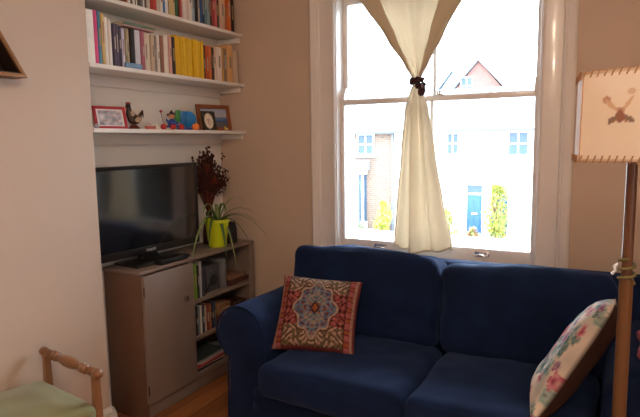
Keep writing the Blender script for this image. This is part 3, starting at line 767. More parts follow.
for (py, pz, s) in ((.0, .40, 1.0), (-.055, .50, .7)):
    bm = bmesh.new()
    for ring, (cnt, tilt, ln) in enumerate(((7, .25, .075), (9, .5, .07), (10, .85, .055))):
        for k in range(cnt):
            a = 2*math.pi*k/cnt+ring*.3; d = Vector((math.cos(a), math.sin(a), 0))
            P = [Vector((.045, py, pz-.03))+(d*math.sin(tilt)*t*1.0+Vector((0, 0, math.cos(tilt)*t)))*ln*s for t in (0, .3, .6, .85, 1)]
            blade(bm, P, .010*s, up=Vector((d.y, -d.x, .1)).cross(Vector((0, 0, 1)))+Vector((0, 0, .3)))
    tube(bm, [(0, 0, .17), (.02, py*.5, .28), (.045, py, pz-.03)], .003, 6)
    build('flower_head', bm, M_dry3, dv, 60, world=False)
o = empty('small_speaker', (-2.20, 2.835, CZ), 'small black desktop speaker right of the lime yellow pot', 'speaker', None, R(-15)); bpy.context.view_layer.update()
bm = bmesh.new(); prism(bm, [(-.033, 0), (.033, 0), (.030, .10), (.018, .135), (-.018, .135), (-.030, .10)], 'x', -.04, .03, bev=.006); build('casing', bm, M_blackm, o, 40, world=False)
bm = bmesh.new(); lathe(bm, [(.024, 0), (.024, .003), (.015, .001), (.004, .003)], (.03, 0, .05), (1, 0, 0), 24); build('speaker_cone', bm, M_black, o, 50, world=False)

# ---------------------------------------------------------------- sofa
SX0, SX1, SM = -1.39, -.02, -.70
sofa = empty('sofa', (-.70, 2.45, 0), 'navy blue two seat fabric sofa with rolled arms under the window', 'sofa'); bpy.context.view_layer.update()
def place(bm, c, rot=(0, 0, 0)):
    bmesh.ops.transform(bm, matrix=Matrix.Translation(c) @ Matrix.Rotation(rot[2], 4, 'Z') @ Matrix.Rotation(rot[1], 4, 'Y') @ Matrix.Rotation(rot[0], 4, 'X'), verts=bm.verts); return bm
def armprof(sgn):
    pts = []
    # inner side up, roll over outwards, neck in, down to the floor
    pts += [(.00, .03), (.00, .30), (.00, .48), (.01, .555)]
    cx, cz, r = .148, .530, .140
    for k in range(15):
        a = R(165 - k*(165+62)/14); pts.append((cx+r*math.cos(a), cz+r*.98*math.sin(a)))
    pts += [(.222, .36), (.226, .22), (.234, .03)]
    return pts
def arm(xin, sgn):
    poly = armprof(sgn); bm = bmesh.new(); ys = [2.07, 2.078, 2.10, 2.16, 2.25, 2.35, 2.45, 2.55, 2.65, 2.75, 2.84]
    ins = [.020, .008, 0, 0, 0, 0, 0, 0, 0, 0, 0]
    cx, cz = .13, .40; rings = []
    for y, q in zip(ys, ins):
        rg = []
        for u, v in poly:
            du, dv_ = u-cx, v-cz; L = math.hypot(du, dv_); u2, v2 = u-du/L*q, v-dv_/L*q
            p = Vector((xin + sgn*u2, y, v2)); p += noise.noise_vector(Vector((p.x*6, p.y*6, p.z*6)))*.006
            p.z += -.02*(y-2.07) if v > .4 else 0
            rg.append(bm.verts.new(p))
        rings.append(rg)
    n = len(poly)
    for i in range(len(rings)-1):
        for k in range(n): bm.faces.new((rings[i][k], rings[i][(k+1) % n], rings[i+1][(k+1) % n], rings[i+1][k]))
    bm.faces.new(rings[0]); bm.faces.new(rings[-1][::-1])
    a_ = build('armrest', bm, M_navy, sofa, 50)
    # piping around the front scroll
    bm = bmesh.new(); tube(bm, [(xin+sgn*u, 2.073, v+.0) for u, v in poly], .0045, 6)
    build('piping', bm, M_navy, a_, 60); return a_
arm(SX0-.036, -1); arm(SX1+.01, 1)
bm = soft_box(1.60, .80, .26, .03, n=14, wr=.006, seed=4); place(bm, (SM, 2.44, .16)); build('base', bm, M_navy, sofa, 60)
bm = soft_box(1.86, .15, .80, .05, n=16, wr=.01, seed=9); place(bm, (-.73, 2.80, .43), (R(-2), 0, 0)); build('back_frame', bm, M_navy, sofa, 60)
for x0, x1, sd in ((SX0, SM-.003, 1.3), (SM+.003, SX1, 7.7)):
    bm = soft_box(x1-x0, .66, .165, .055, (0, .012, .018), n=22, wr=.012, seed=sd, wscale=4); place(bm, ((x0+x1)/2, 2.255, .370), (R(-1.5), 0, 0)); build('seat_cushion', bm, M_navy, sofa, 60)
for x0, x1, h_, sd, zt in ((-1.580, -.736, .445, 2.2, .640), (-.728, .040, .425, 5.1, .628)):
    bm = soft_box(x1-x0, .20, h_, .060, (.0, .030, .0), n=26, wr=.020, seed=sd, wscale=3.6, crown=.022); place(bm, ((x0+x1)/2, 2.640, zt), (R(-11), 0, 0)); build('back_cushion', bm, M_navy, sofa, 60)
for x in (-1.5, .1):
    for y in (2.15, 2.78):
        bm = bmesh.new(); lathe(bm, [(.02, 0), (.025, .035)], (x, y, 0), seg=12); build('foot', bm, M_oak, sofa, 50)

# ---------------------------------------------------------------- scatter cushions
M_tap = attr_mat('woven tapestry', .95, bump=.5, bscale=500)
def tapestry(a, b):
    c = tapestry0(a, b); k = .68 + .30*noise.noise(Vector((a*16, b*16, 3)))
    return (c[0]*k, c[1]*k, c[2]*k)
def tapestry0(a, b):
    """medallion carpet pattern"""
    def nz(s, o, t): return noise.noise(Vector((a*s+o, b*s-o, t)))
    red = lin('#8c3f3c'); dark = lin('#43201f'); cream = lin('#b89a84'); blue = lin('#7086a0'); pink = lin('#b0605c'); olive = lin('#706746'); orange = lin('#a85a34')
    # distance in an eight lobed medallion
    x, y = a/.50, (b-.02)/.72; r = math.hypot(x, y); th = math.atan2(y, x)
    lobe = 1.0 + .10*math.cos(8*th) + .06*math.cos(4*th)
    d = r/lobe
    # folk motifs: mirrored so the weave is symmetric
    m1 = math.sin(abs(a)*27+2.6*math.sin(abs(b)*13))*math.sin(abs(b)*25+2.4*math.cos(abs(a)*12))
    m2 = math.sin(abs(a)*33+1)*math.cos(abs(b)*29)
    if d < .13: return orange
    if d < .20: return dark
    if d < .90:
        c = mixc(blue, lin('#55687e'), .5+.9*nz(5, 1, 2))
        if m1 > .45: c = lin('#9a8a78')
        elif m1 < -.5: c = lin('#6a3a3e')
        elif m2 > .72: c = orange
        if .48 < d < .54: c = mixc(c, cream, .55)
        return c
    if d < 1.0: return cream
    if d < 1.045: return dark
    # side borders
    if abs(a) > .78:
        if abs(a) > .95: return red
        if abs(a) > .90: return mixc(cream, pink, .3)
        k = math.sin(b*21); return orange if k > .8 else (red if k > -.2 else pink)
    if abs(a) > .75: return dark
    if abs(b) > .94: return mixc(red, dark, .4)
    c = red if abs(b) < .45 else mixc(lin('#5c3430'), olive, .35)
    if m1 > .35: c = cream if abs(b) > .45 else pink
    elif m1 < -.42: c = olive if abs(b) > .45 else dark
    elif m2 > .6: c = mixc(cream, pink, .5)
    return c
def floral(a, b):
    a, b = a*(1+.4*abs(a)**6), b*(1+.4*abs(b)**6)
    n1 = noise.noise(Vector((a*2.6+4, b*2.6, 1))); c = mixc(lin('#e0d0c0'), lin('#b8b4aa'), .5+n1)
    best = None
    for i, (u, v, r, h) in enumerate(FL):
        d = math.hypot(a-u, b-v); ang = math.atan2(b-v, a-u); rr = r*(1+.22*math.cos(5*ang+i))
        if d < rr:
            k = .5+.5*math.sin(d/r*9+i); c = mixc(lin(h), lin('#e6d6c6'), .55*k*(d/rr))
            if d < r*.25: c = mixc(lin(h), lin('#5a2030'), .5)
    return c
_r = random.Random(8)
FL = [(_r.uniform(-1.38, 1.38), _r.uniform(-1.38, 1.38), _r.uniform(.09, .18), _r.choice(['#5a8a84', '#4a7a78', '#86a49c', '#6a8f94'])) for _ in range(80)] + \
     [(_r.uniform(-1.35, 1.35), _r.uniform(-1.35, 1.35), _r.uniform(.08, .15), _r.choice(['#b0506a', '#8a4a7a', '#c46a74', '#7c5a8a'])) for _ in range(48)]
def cushion(name, me, m, label, cat='cushion', group=None):
    # origin at the cushion's middle
    c = sum((v.co for v in me.vertices), Vector())/len(me.vertices); me.transform(Matrix.Translation(-c)); o = link(name, me, m); o.location = c
    return tag(o, label, cat, group)
me = pillow((-1.425, 2.12, .462), (-1.030, 2.215, .462), (-1.508, 2.385, .762), (-1.098, 2.47, .748), .13, 110, .03, tapestry, lin('#7a3a34'))
cushion('tapestry_cushion', me, M_tap, 'red and blue carpet patterned cushion leaning in the left corner of the sofa')
me = pillow((-.235, 2.25, .458), (-.222, 1.93, .470), (.020, 2.35, .835), (.016, 2.05, .900), .135, 90, .03, floral, lin('#33201a'))
# its face looks up to the left, towards the window
cushion('floral_cushion', me, M_tap, 'faded floral cushion with brown back leaning on the right sofa arm')
def rose(a, b): return mixc(lin('#c4607a'), lin('#8a3a50'), .5+.9*noise.noise(Vector((a*4, b*4, 9))))
bm = soft_box(.24, .26, .05, .025, (0, 0, .012), n=14, wr=.02, seed=3, wscale=9); place(bm, (.215, 2.24, .70)); 
tag(build('folded_cloth', bm, mat('rose pink cotton', '#b85a72', .9, var=.25, scale=18, bump=.4, bscale=200), None, 60), 'folded rose pink cloth resting on the right sofa arm behind the lamp pole', 'cloth')

# ---------------------------------------------------------------- curtain, tied in the middle
YC = YW-.075
cur = empty('window_curtain', (-.98, YC, 2.50), 'cream curtain tied in the middle with a dark band, hanging before the window', 'curtain'); bpy.context.view_layer.update()
M_cur = mat('cream cotton curtain', '#dccfbb', .9, var=.04, scale=6, bump=.3, bscale=260, transl=.5)
KX, KZ = -.970, 1.758
def path_pt(u, w, sq):
    """cloth cross-section: front edge folds at both sides, pleated middle; returns (x, y) in -1..1, depth"""
    K = [(-.62, -.9), (-.86, -1.0), (-1.0, -.5), (-.90, .2), (-.60, .7), (-.38, .55), (-.18, .75), (0, .35), (.16, .75), (.36, .55), (.62, .7), (.90, .2), (1.0, -.5), (.88, -1.0), (.52, -.9)]
    t = u*(len(K)-1); i = min(int(t), len(K)-2); f = t-i
    p0, p1, p2, p3 = K[max(i-1, 0)], K[i], K[i+1], K[min(i+2, len(K)-1)]
    def cr(a, b, c, d): return .5*((2*b)+(-a+c)*f+(2*a-5*b+4*c-d)*f*f+(-a+3*b-3*c+d)*f**3)
    return cr(*[p[0] for p in (p0, p1, p2, p3)]), cr(*[p[1] for p in (p0, p1, p2, p3)])
def interp(tab, z):
    for (z0, *a), (z1, *b) in zip(tab, tab[1:]):
        if z0 >= z >= z1:
            t = (z0-z)/(z0-z1); t = t*t*(3-2*t)*.35+t*.65; return [a[i]*(1-t)+b[i]*t for i in range(len(a))]
    return tab[-1][1:]
bm = bmesh.new(); NU = 128; NV = 110; rows_ = []
#      z     left   right  depth
UP = [(2.50, -1.480, -.480, .034), (2.236, -1.300, -.690, .034), (2.0, -1.140, -.825, .034), (1.86, -1.042, -.905, .032), (1.79, -1.000, -.947, .027), (1.752, -.993, -.958, .022)]
LO = [(1.752, -.993, -.958, .022), (1.71, -1.020, -.935, .028), (1.62, -1.044, -.908, .032), (1.40, -1.064, -.868, .036), (1.10, -1.088, -.815, .040), (.905, -1.102, -.766, .045), (0.846, -1.105, -.760, .048)]
def zrow(k):
    t = k/NV
    return 2.50 - (2.50-0.846)*t
for k in range(NV+1):
    z = zrow(k); upper_ = z > 1.752; xl, xr, dp = interp(UP if upper_ else LO, z); rw = []
    for i in range(NU+1):
        u = i/NU
        if upper_:
            px, py = path_pt(u, 0, 0)
        else:
            s = max(0, min(1, (KZ-z)/.10)); px0, py0 = path_pt(u, 0, 0)
            # lower part: plain sheet with soft pleats, left third folded over
            g = (KZ-z)/(KZ-0.846); uu = u*2-1
            px1 = uu + .10*math.sin(uu*9.5+.6)*(.6+.4*g); py1 = .62*math.sin(uu*6.6+.9)+.30*math.sin(uu*15+2+g) - .25*math.exp(-((uu+.15)/.10)**2)
            px, py = px0*(1-s)+px1*s, py0*(1-s)+py1*s
        x = (xl+xr)/2 + px*(xr-xl)/2; y_ = YC + py*dp
        x += .004*noise.noise(Vector((u*9, z*5, 2))); y_ += .004*noise.noise(Vector((u*9, z*5, 8)))
        zz_ = z
        if z < 1.1:  # hem dips in the middle and lifts at the right
            q = (1.1-z)/(1.1-0.846); zz_ += q*(-.030*math.exp(-((u-.45)/.10)**2) + .008*math.sin(u*30) + .012*(u-.3))
        rw.append(bm.verts.new((x, y_, zz_)))
    rows_.append(rw)
for k in range(NV):
    for i in range(NU): bm.faces.new((rows_[k][i], rows_[k][i+1], rows_[k+1][i+1], rows_[k+1][i]))
cl = build('cloth', bm, M_cur, cur, 180)
so = cl.modifiers.new('thickness', 'SOLIDIFY'); so.thickness = .0012
bm = bmesh.new()
last = rows_ = None
# frilled hem strip
for (hz, amp) in ((.852, .006),):
    pts = []
    for i in range(70):
        u = i/69; uu = u*2-1; x = -.9325 + (uu+.10*math.sin(uu*9.5+.6))*.1725
        y_ = YC + (.62*math.sin(uu*6.6+.9)+.30*math.sin(uu*15+3) - .25*math.exp(-((uu+.15)/.10)**2))*.048
        pts.append((x, y_, hz-.030*math.exp(-((u-.45)/.10)**2)+.008*math.sin(u*30)+.012*(u-.3)))
    tube(bm, pts, .0045, 6)
build('hem', bm, M_cur, cur, 60)
o = empty('curtain_rod', (-.98, YC, 2.515), 'slim wooden rod holding the cream curtain above the window', 'curtain rod'); bpy.context.view_layer.update()
bm = bmesh.new(); tube(bm, [(-1.72, YC, 2.512), (-.14, YC, 2.512)], .011, 12); build('rod', bm, M_oak, o, 50)
for x in (-1.66, -.20):
    bm = bmesh.new(); tube(bm, [(x, YC, 2.512), (x, YW, 2.512)], .008, 8); lathe(bm, [(.022, 0), (.022, .006)], (x, YW-.006, 2.512), (0, 1, 0), 16); build('bracket', bm, M_oak, o, 50)
# dark knotted tie
bm = bmesh.new()
pts = [(KX+.034*math.cos(a)*(1+.1*math.sin(5*a)), YC-.004+.032*math.sin(a), KZ+.006*math.sin(3*a)-.010*math.cos(a)) for a in [k*2*math.pi/28 for k in range(29)]]
tube(bm, pts, [.010+.003*math.sin(k*2.3) for k in range(29)], 10)
pts = [(KX+.030*math.cos(a), YC-.006+.030*math.sin(a), KZ+.020+.005*math.sin(4*a)) for a in [k*2*math.pi/24 for k in range(25)]]
tube(bm, pts, [.010+.003*math.sin(k*3.1) for k in range(25)], 8)
ball(bm, (KX+.016, YC-.042, KZ-.014), .017, 3, (1, .8, 1.05), jit=.5)
ball(bm, (KX+.036, YC-.040, KZ-.044), .022, 3, (.9, .8, 1.25), jit=.5, seed=4)
ball(bm, (KX-.022, YC-.036, KZ+.012), .013, 3, (1, .8, 1), jit=.5, seed=6)
tag(build('curtain_tie', bm, mat('dark plum velvet', '#3c2226', .9, var=.35, scale=60, bump=.5, bscale=200), None, 60), 'dark brown knotted band gathering the cream curtain', 'curtain tie')

# ---------------------------------------------------------------- floor lamp
LX, LY = .0295, 1.35
lamp = empty('floor_lamp', (LX, LY, 0), 'cane floor lamp with laced parchment shade in front of the sofa', 'lamp'); bpy.context.view_layer.update()
bm = bmesh.new(); lathe(bm, [(.13, 0), (.135, .012), (.12, .024), (.03, .034), (.022, .05)], (LX, LY, 0), seg=36); build('base', bm, M_pole2, lamp, 40)
bm = bmesh.new(); lathe(bm, [(.0155, .04), (.0150, .40), (.0160, .405), (.0150, .41), (.0145, .80), (.0155, .805), (.0145, .81), (.0140, 1.145)], (LX, LY, 0), seg=20); build('lower_pole', bm, M_pole, lamp, 50)
bm = bmesh.new(); lathe(bm, [(.0112, 1.13), (.0108, 1.46)], (LX, LY, 0), seg=18); build('upper_pole', bm, M_pole2, lamp, 50)
bm = bmesh.new()
pts = [(LX+.0155*math.cos(a), LY+.0155*math.sin(a), 1.135+.0032*a/1.0) for a in [k*.5 for k in range(36)]]
tube(bm, pts, .0036, 6); build('cord_wrap', bm, mat('olive cord', '#6a6038', .8, var=.2), lamp, 60)
bm = bmesh.new(); tube(bm, [(LX-.018, LY-.008, 1.178), (LX-.024, LY-.012, 1.172), (LX-.022, LY-.013, 1.163), (LX-.029, LY-.014, 1.155)], [.003, .004, .0025, .0035], 6); build('white_tag', bm, mat('white plastic', '#dfe4ea', .4), lamp, 60)
# hexagonal laced shade
rs = .150; zb, zt_ = 1.405, 1.582; d0 = math.atan2(LX+.012, LY)  # rotation measured in plan
CXs, CYs = LX+.021, LY
def hexv(r, z, off=0.0):
    P = []
    for k in range(6):
        ang = R(-90-53 + off) - R(0) + k*R(60); P.append(Vector((CXs+r*math.cos(ang), CYs+r*math.sin(ang), z)))
    return P
Bv, Tv = hexv(rs, zb), hexv(rs*.985, zt_)
M_par = attr_mat('parchment', .6, bump=.1, transl=.35, bscale=120)
def par_col(k, s, t):
    n = noise.noise(Vector((s*3+k*7, t*3, 1)))*.10
    c = mixc(lin('#f6e8d6'), lin('#ecd6bc'), .35+n)
    if t < .03 or t > .97: c = mixc(c, lin('#b08a64'), .5)
    return c
def motif(s, t, c):
    # spray of leaves: s across, t up
    def leaf(cx, cy, ang, L_, w_):
        dx, dy = s-cx, (t-cy)*1.45; u = dx*math.cos(ang)+dy*math.sin(ang); v = -dx*math.sin(ang)+dy*math.cos(ang)
        return 0 < u < L_ and abs(v) < w_*math.sin(math.pi*u/L_)**.8
    br, og = lin('#6a4634'), lin('#b0663c')
    if leaf(.47, .50, R(-128), .16, .040) or leaf(.57, .50, R(-40), .17, .040): return mixc(c, br, .8)
    if leaf(.52, .57, R(-92), .22, .06): return mixc(c, lin('#8a3f28'), .85)
    if leaf(.50, .52, R(-112), .14, .03) or leaf(.54, .52, R(-68), .15, .03): return mixc(c, og, .75)
    if leaf(.48, .55, R(128), .26, .032) or leaf(.55, .56, R(62), .26, .026): return mixc(c, lin('#cf9c6c'), .65)
    if math.hypot(s-.34, (t-.68)*1.45) < .055: return mixc(c, og, .7)
    if math.hypot(s-.64, (t-.76)*1.45) < .05: return mixc(c, lin('#c89464'), .5)
    if math.hypot(s-.52, (t-.56)*1.45) < .055: return mixc(c, og, .6)
    return c
for k in range(6):
    a0, a1, b0, b1 = Bv[k], Bv[(k+1) % 6], Tv[k], Tv[(k+1) % 6]; n = 60; bm = bmesh.new(); g = []; cols = []
    for i in range(n+1):
        for j in range(n+1):
            s, t = i/n, j/n; P = a0*(1-s)*(1-t)+a1*s*(1-t)+b0*(1-s)*t+b1*s*t
            out = (P-Vector((CXs, CYs, P.z))).normalized(); P += out*.004*math.sin(math.pi*s)
            g.append(bm.verts.new(P)); c = par_col(k, s, t); cols.append(motif(s, t, c) if k % 2 == 0 else c)
    for i in range(n):
        for j in range(n): bm.faces.new((g[i*(n+1)+j], g[(i+1)*(n+1)+j], g[(i+1)*(n+1)+j+1], g[i*(n+1)+j+1]))
    bm.verts.index_update(); me = bpy.data.meshes.new('shade_panel'); bm.to_mesh(me); bm.free()
    for p in me.polygons: p.use_smooth = True
    color_attr(me, lambda q: cols[q]); po = link('shade_panel', me, M_par, lamp)
bm = bmesh.new()
for V in (Bv, Tv):
    tube(bm, V+[V[0]], .0016, 8)
for k in range(6): tube(bm, [Bv[k], Tv[k]], .0014, 8)
fr_ = build('wire_frame', bm, mat('laced frame', '#c09468', .7), lamp, 60)
for V, dz in ((Bv, 1), (Tv, -1)):
    bm = bmesh.new()
    for k in range(6):
        for q in range(11):
            P = V[k].lerp(V[(k+1) % 6], (q+.3)/11); Q = V[k].lerp(V[(k+1) % 6], (q+.75)/11)
            o_ = (P-Vector((CXs, CYs, P.z))).normalized()*.0052
            if dz > 0: tube(bm, [P+o_+Vector((0, 0, -.004)), Q+o_+Vector((0, 0, .011))], .0016, 5)
            else: tube(bm, [P+o_+Vector((0, 0, -.010)), Q+o_+Vector((0, 0, .004))], .0016, 5)
    build('lacing', bm, mat('brown leather lace', '#ab8260', .7), lamp, 60)
bm = bmesh.new(); lathe(bm, [(.016, 1.455), (.018, 1.49), (.018, 1.50)], (LX, LY, 0), seg=16)
for k in range(0, 6, 2): tube(bm, [(LX, LY, 1.46), tuple(Bv[k].lerp(Tv[k], .5))], .002, 6)
build('lamp_holder', bm, M_brass, lamp, 50)
bm = bmesh.new(); ball(bm, (LX, LY, 1.525), .024, 3, (1, 1, 1.2)); build('light_bulb', bm, mat('frosted glass bulb', '#e6e4de', .3), lamp, 60)

# ---------------------------------------------------------------- bench with turned handles
st = empty('upholstered_bench', (-1.962, 1.145, 0), 'small bench with green padded seat and turned wooden end rails by the wall', 'bench', None, R(-8)); bpy.context.view_layer.update()
def lp(x, y, z): return (x, y, z)
HW = .198
def turned(r0, pts):   # pts: (s, r)
    return pts
def end_rail(sy):
    yy = sy*.255
    bm = bmesh.new()
    L2 = HW+.012
    prof = [(-0.223, 0.003), (-0.219, 0.014), (-0.21, 0.0195), (-0.198, 0.02), (-0.186, 0.017), (-0.178, 0.012), (-0.168, 0.0165), (-0.158, 0.0175), (-0.146, 0.014), (-0.138, 0.01), (-0.13, 0.011), (-0.124, 0.0205), (-0.116, 0.019), (-0.112, 0.012), (-0.106, 0.012), (-0.1, 0.0205), (-0.092, 0.019), (-0.088, 0.012), (-0.082, 0.012), (-0.062, 0.0165), (-0.03, 0.022), (0.0, 0.0235), (0.03, 0.022), (0.062, 0.0165), (0.082, 0.012), (0.088, 0.012), (0.092, 0.019), (0.1, 0.0205), (0.106, 0.012), (0.112, 0.012), (0.116, 0.019), (0.124, 0.0205), (0.13, 0.011), (0.138, 0.01), (0.146, 0.014), (0.158, 0.0175), (0.168, 0.0165), (0.178, 0.012), (0.186, 0.017), (0.198, 0.02), (0.21, 0.0195), (0.219, 0.014), (0.223, 0.003)]
    lathe(bm, [(r, s) for s, r in prof], (0, yy, .575), (1, 0, 0), 20)
    rl = build('end_rail', bm, M_oak, st, 50, world=False)
    for sx in (-1, 1):
        bm = bmesh.new(); x = sx*(HW-.012)
        prism(bm, [(x-.012, .0), (x+.012, 0), (x+.015, .40), (x+.012, .566), (x-.012, .566), (x-.015, .40)], 'y', yy-.014, yy+.014, bev=.004)
        build('leg', bm, M_oak, st, 40, world=False)
end_rail(1); end_rail(-1)
bm = bmesh.new(); box(bm, -HW+.02, HW-.02, -.24, .24, .335, .385, .005); build('seat_frame', bm, M_oak, st, 40, world=False)
bm = soft_box(2*HW+.03, .485, .085, .03, (0, 0, .026), n=22, wr=.006, seed=6, wscale=5); place(bm, (0, 0, .420))
build('padded_seat', bm, mat('sage green velvet', '#7c7a4e', .85, var=.14, scale=7, bump=.3, bscale=250, sheen=.3), st, 60, world=False)

# ---------------------------------------------------------------- triangular wall shelf
tri = empty('triangular_wall_shelf', (XB, 1.25, 1.73), 'small triangular wooden box shelf hanging on the wall above the bench', 'shelf'); bpy.context.view_layer.update()
M_tri = mat('honey pine', '#8e6238', .5, var=.15, scale=14, stretch=(1, .2, 1)); M_tris = mat('dark stained plywood', '#24130c', .7, var=.2)
D_ = .095; S_ = .33; x0, x1 = 0.0, D_; H_ = S_*math.sqrt(3)/2
A_, B_, C_ = (S_/2+.001, -.01), (-S_/2, -.01), (0, H_-.01)
def plank(P, Q, t=.014):
    P, Q = Vector(P), Vector(Q); d = (Q-P).normalized(); n = Vector((-d.y, d.x)); k = t*math.sqrt(3)
    bm = bmesh.new(); prism(bm, [tuple(P), tuple(Q), tuple(Q-d*k+n*t), tuple(P+d*k+n*t)], 'x', x0, x1, bev=.0015); return build('side_board', bm, M_tri, tri, 35, world=False)
plank(B_, A_); plank(A_, C_); plank(C_, B_)
cen = Vector((0, (H_-.03)/3)); tri_o = [Vector(p) for p in (B_, A_, C_)]
bm = bmesh.new()
for i in range(3):
    P, Q = tri_o[i], tri_o[(i+1) % 3]; f0, f1 = .835, .80
    pts = [tuple(cen+(P-cen)*f0), tuple(cen+(Q-cen)*f0), tuple(cen+(Q-cen)*f1), tuple(cen+(P-cen)*f1)]
    prism(bm, pts, 'x', .007, x1-.006)
build('dark_lining', bm, M_tris, tri, None, world=False)
bm = bmesh.new(); prism(bm, [tuple(Vector(p)*.93) for p in (B_, A_, C_)], 'x', .001, .006); build('back_board', bm, M_tris, tri, None, world=False)
bm = bmesh.new(); lathe(bm, [(.020, .004), (.026, .012), (.030, .035), (.020, .055), (.024, .062), (.018, .062)], (XB+.050, 1.300, 1.730), seg=20)
tag(build('small_pot', bm, mat('terracotta clay', '#b06a3c', .7), None, 50), 'small terracotta pot standing inside the triangular wall shelf', 'pot')

# ---------------------------------------------------------------- outside the window: street and houses (first floor view)
GZ = -3.6
bm = bmesh.new(); box(bm, -90, 60, 3.5, 120, GZ-.3, GZ); g = build('street_ground', bm, mat('pale wet asphalt', '#8c8e90', .8, var=.1, scale=.6)); struct(g); g.name = 'ground'
bm = bmesh.new(); box(bm, -60, 40, 22.2, 25.6, GZ, GZ+.12, .02); struct(build('pavement', bm, mat('pale paving', '#b4b2ac', .8, var=.1, scale=1)))
M_brick = None
def brick_mat():
    m = bpy.data.materials.new('yellow stock brick'); m.use_nodes = True; N = m.node_tree.nodes; L = m.node_tree.links
    b = N['Principled BSDF']; b.inputs['Roughness'].default_value = .9
    tc = N.new('ShaderNodeTexCoord'); mp = N.new('ShaderNodeMapping'); mp.inputs['Rotation'].default_value = (R(90), 0, 0)
    L.new(tc.outputs['Object'], mp.inputs[0]); br = N.new('ShaderNodeTexBrick'); L.new(mp.outputs[0], br.inputs['Vector'])
    br.inputs['Color1'].default_value = (.12, .070, .045, 1); br.inputs['Color2'].default_value = (.085, .050, .034, 1); br.inputs['Mortar'].default_value = (.16, .13, .11, 1)
    br.inputs['Scale'].default_value = 2.2; br.inputs['Mortar Size'].default_value = .02
    L.new(br.outputs['Color'], b.inputs['Base Color']); return m
M_brick = brick_mat()
M_render = mat('white painted render', '#e8e6e0', .8, var=.04, scale=1)
M_slate = mat('grey roof slate', '#70767e', .6, var=.15, scale=6)
M_redb = mat('red brick far house', '#6c463e', .9, var=.12, scale=2)
M_hwhite = mat('white painted joinery', '#f0f0ee', .5, var=.02)
M_pane = mat('dark house window panes', '#2c3c4c', .15, var=.1)
M_door = mat('bright blue door paint', '#143f94', .4, var=.05); M_door2 = mat('dark blue door paint', '#142c64', .4, var=.05)
FY = 28.0
def hwindow(parent, x0, x1, z0, z1, y=FY, cols=2, rows=2, sill=True):
    bm = bmesh.new(); t = .09; box(bm, x0, x0+t, y-.06, y+.02, z0, z1); box(bm, x1-t, x1, y-.06, y+.02, z0, z1); box(bm, x0+t, x1-t, y-.06, y+.02, z0, z0+t); box(bm, x0+t, x1-t, y-.06, y+.02, z1-t, z1)
    for c in range(1, cols):
        xm = x0+(x1-x0)*c/cols; box(bm, xm-.03, xm+.03, y-.05, y+.02, z0+t, z1-t)
    for r in range(1, rows):
        zm = z0+(z1-z0)*r/rows; box(bm, x0+t, x1-t, y-.055, y+.02, zm-.035, zm+.035)
    if sill: box(bm, x0-.12, x1+.12, y-.16, y, z0-.12, z0)
    f = build('window_surround', bm, M_hwhite, parent)
    bm = bmesh.new(); box(bm, x0+t*.5, x1-t*.5, y-.03, y-.015, z0+t*.5, z1-t*.5); build('window_panes', bm, M_pane, f)
def house(name, x0, x1, label, wall_m, eave=2.0, ridge=4.35, depth=8):
    h_ = empty(name, ((x0+x1)/2, FY, GZ), label, 'house', 'terraced houses across the street'); bpy.context.view_layer.update()
    bm = bmesh.new(); box(bm, x0, x1, FY, FY+depth, GZ, eave); build('front_wall', bm, wall_m, h_)
    bm = bmesh.new(); prism(bm, [(FY-.25, eave-.02), (FY+depth/2, ridge), (FY+depth+.25, eave-.02), (FY+depth, eave-.14), (FY+depth/2, ridge-.15), (FY, eave-.14)], 'x', x0, x1); build('roof', bm, M_slate, h_)
    bm = bmesh.new(); box(bm, x0, x1, FY-.33, FY-.2, eave-.16, eave-.02, .02); build('gutter', bm, mat('grey gutter', '#3e444c', .5), h_)
    return h_
def hdoor(parent, x0, x1, m, zt=-.80):
    zb_ = GZ+.32; zd = -1.30
    bm = bmesh.new(); box(bm, x0-.14, x0, FY-.10, FY+.02, zb_, zt+.14); box(bm, x1, x1+.14, FY-.10, FY+.02, zb_, zt+.14); box(bm, x0-.14, x1+.14, FY-.12, FY+.02, zt, zt+.14); box(bm, x0, x1, FY-.08, FY+.02, zd, zd+.08)
    s = build('door_surround', bm, M_hwhite, parent)
    bm = bmesh.new(); box(bm, x0, x1, FY-.04, FY+.01, zb_, zd); w2 = (x1-x0)
    for a in (.12, .56):
        for b in (.08, .50): box(bm, x0+w2*a, x0+w2*(a+.32), FY-.06, FY-.03, zb_+(zd-zb_)*b, zb_+(zd-zb_)*(b+.36), .01)
    d = build('front_door', bm, m, parent)
    bm = bmesh.new(); box(bm, (x0+x1)/2-.14, (x0+x1)/2+.14, FY-.075, FY-.055, -2.3, -2.22); build('letter_box', bm, M_chrome, d)
    bm = bmesh.new(); box(bm, x0, x1, FY-.035, FY-.02, zd+.08, zt); build('fanlight', bm, M_pane, parent)
    bm = bmesh.new(); box(bm, x0-.2, x1+.2, FY-.5, FY-.05, GZ, zb_, .01); build('door_step', bm, mat('stone step', '#c0bcb2', .8), parent)
ha = house('terraced_house', -14.9, -10.55, 'yellow brick terraced house with white bay window at the left', M_brick)
hwindow(ha, -12.75, -11.72, .68, 1.88); hwindow(ha, -10.9-3.6, -13.5, .68, 1.88)
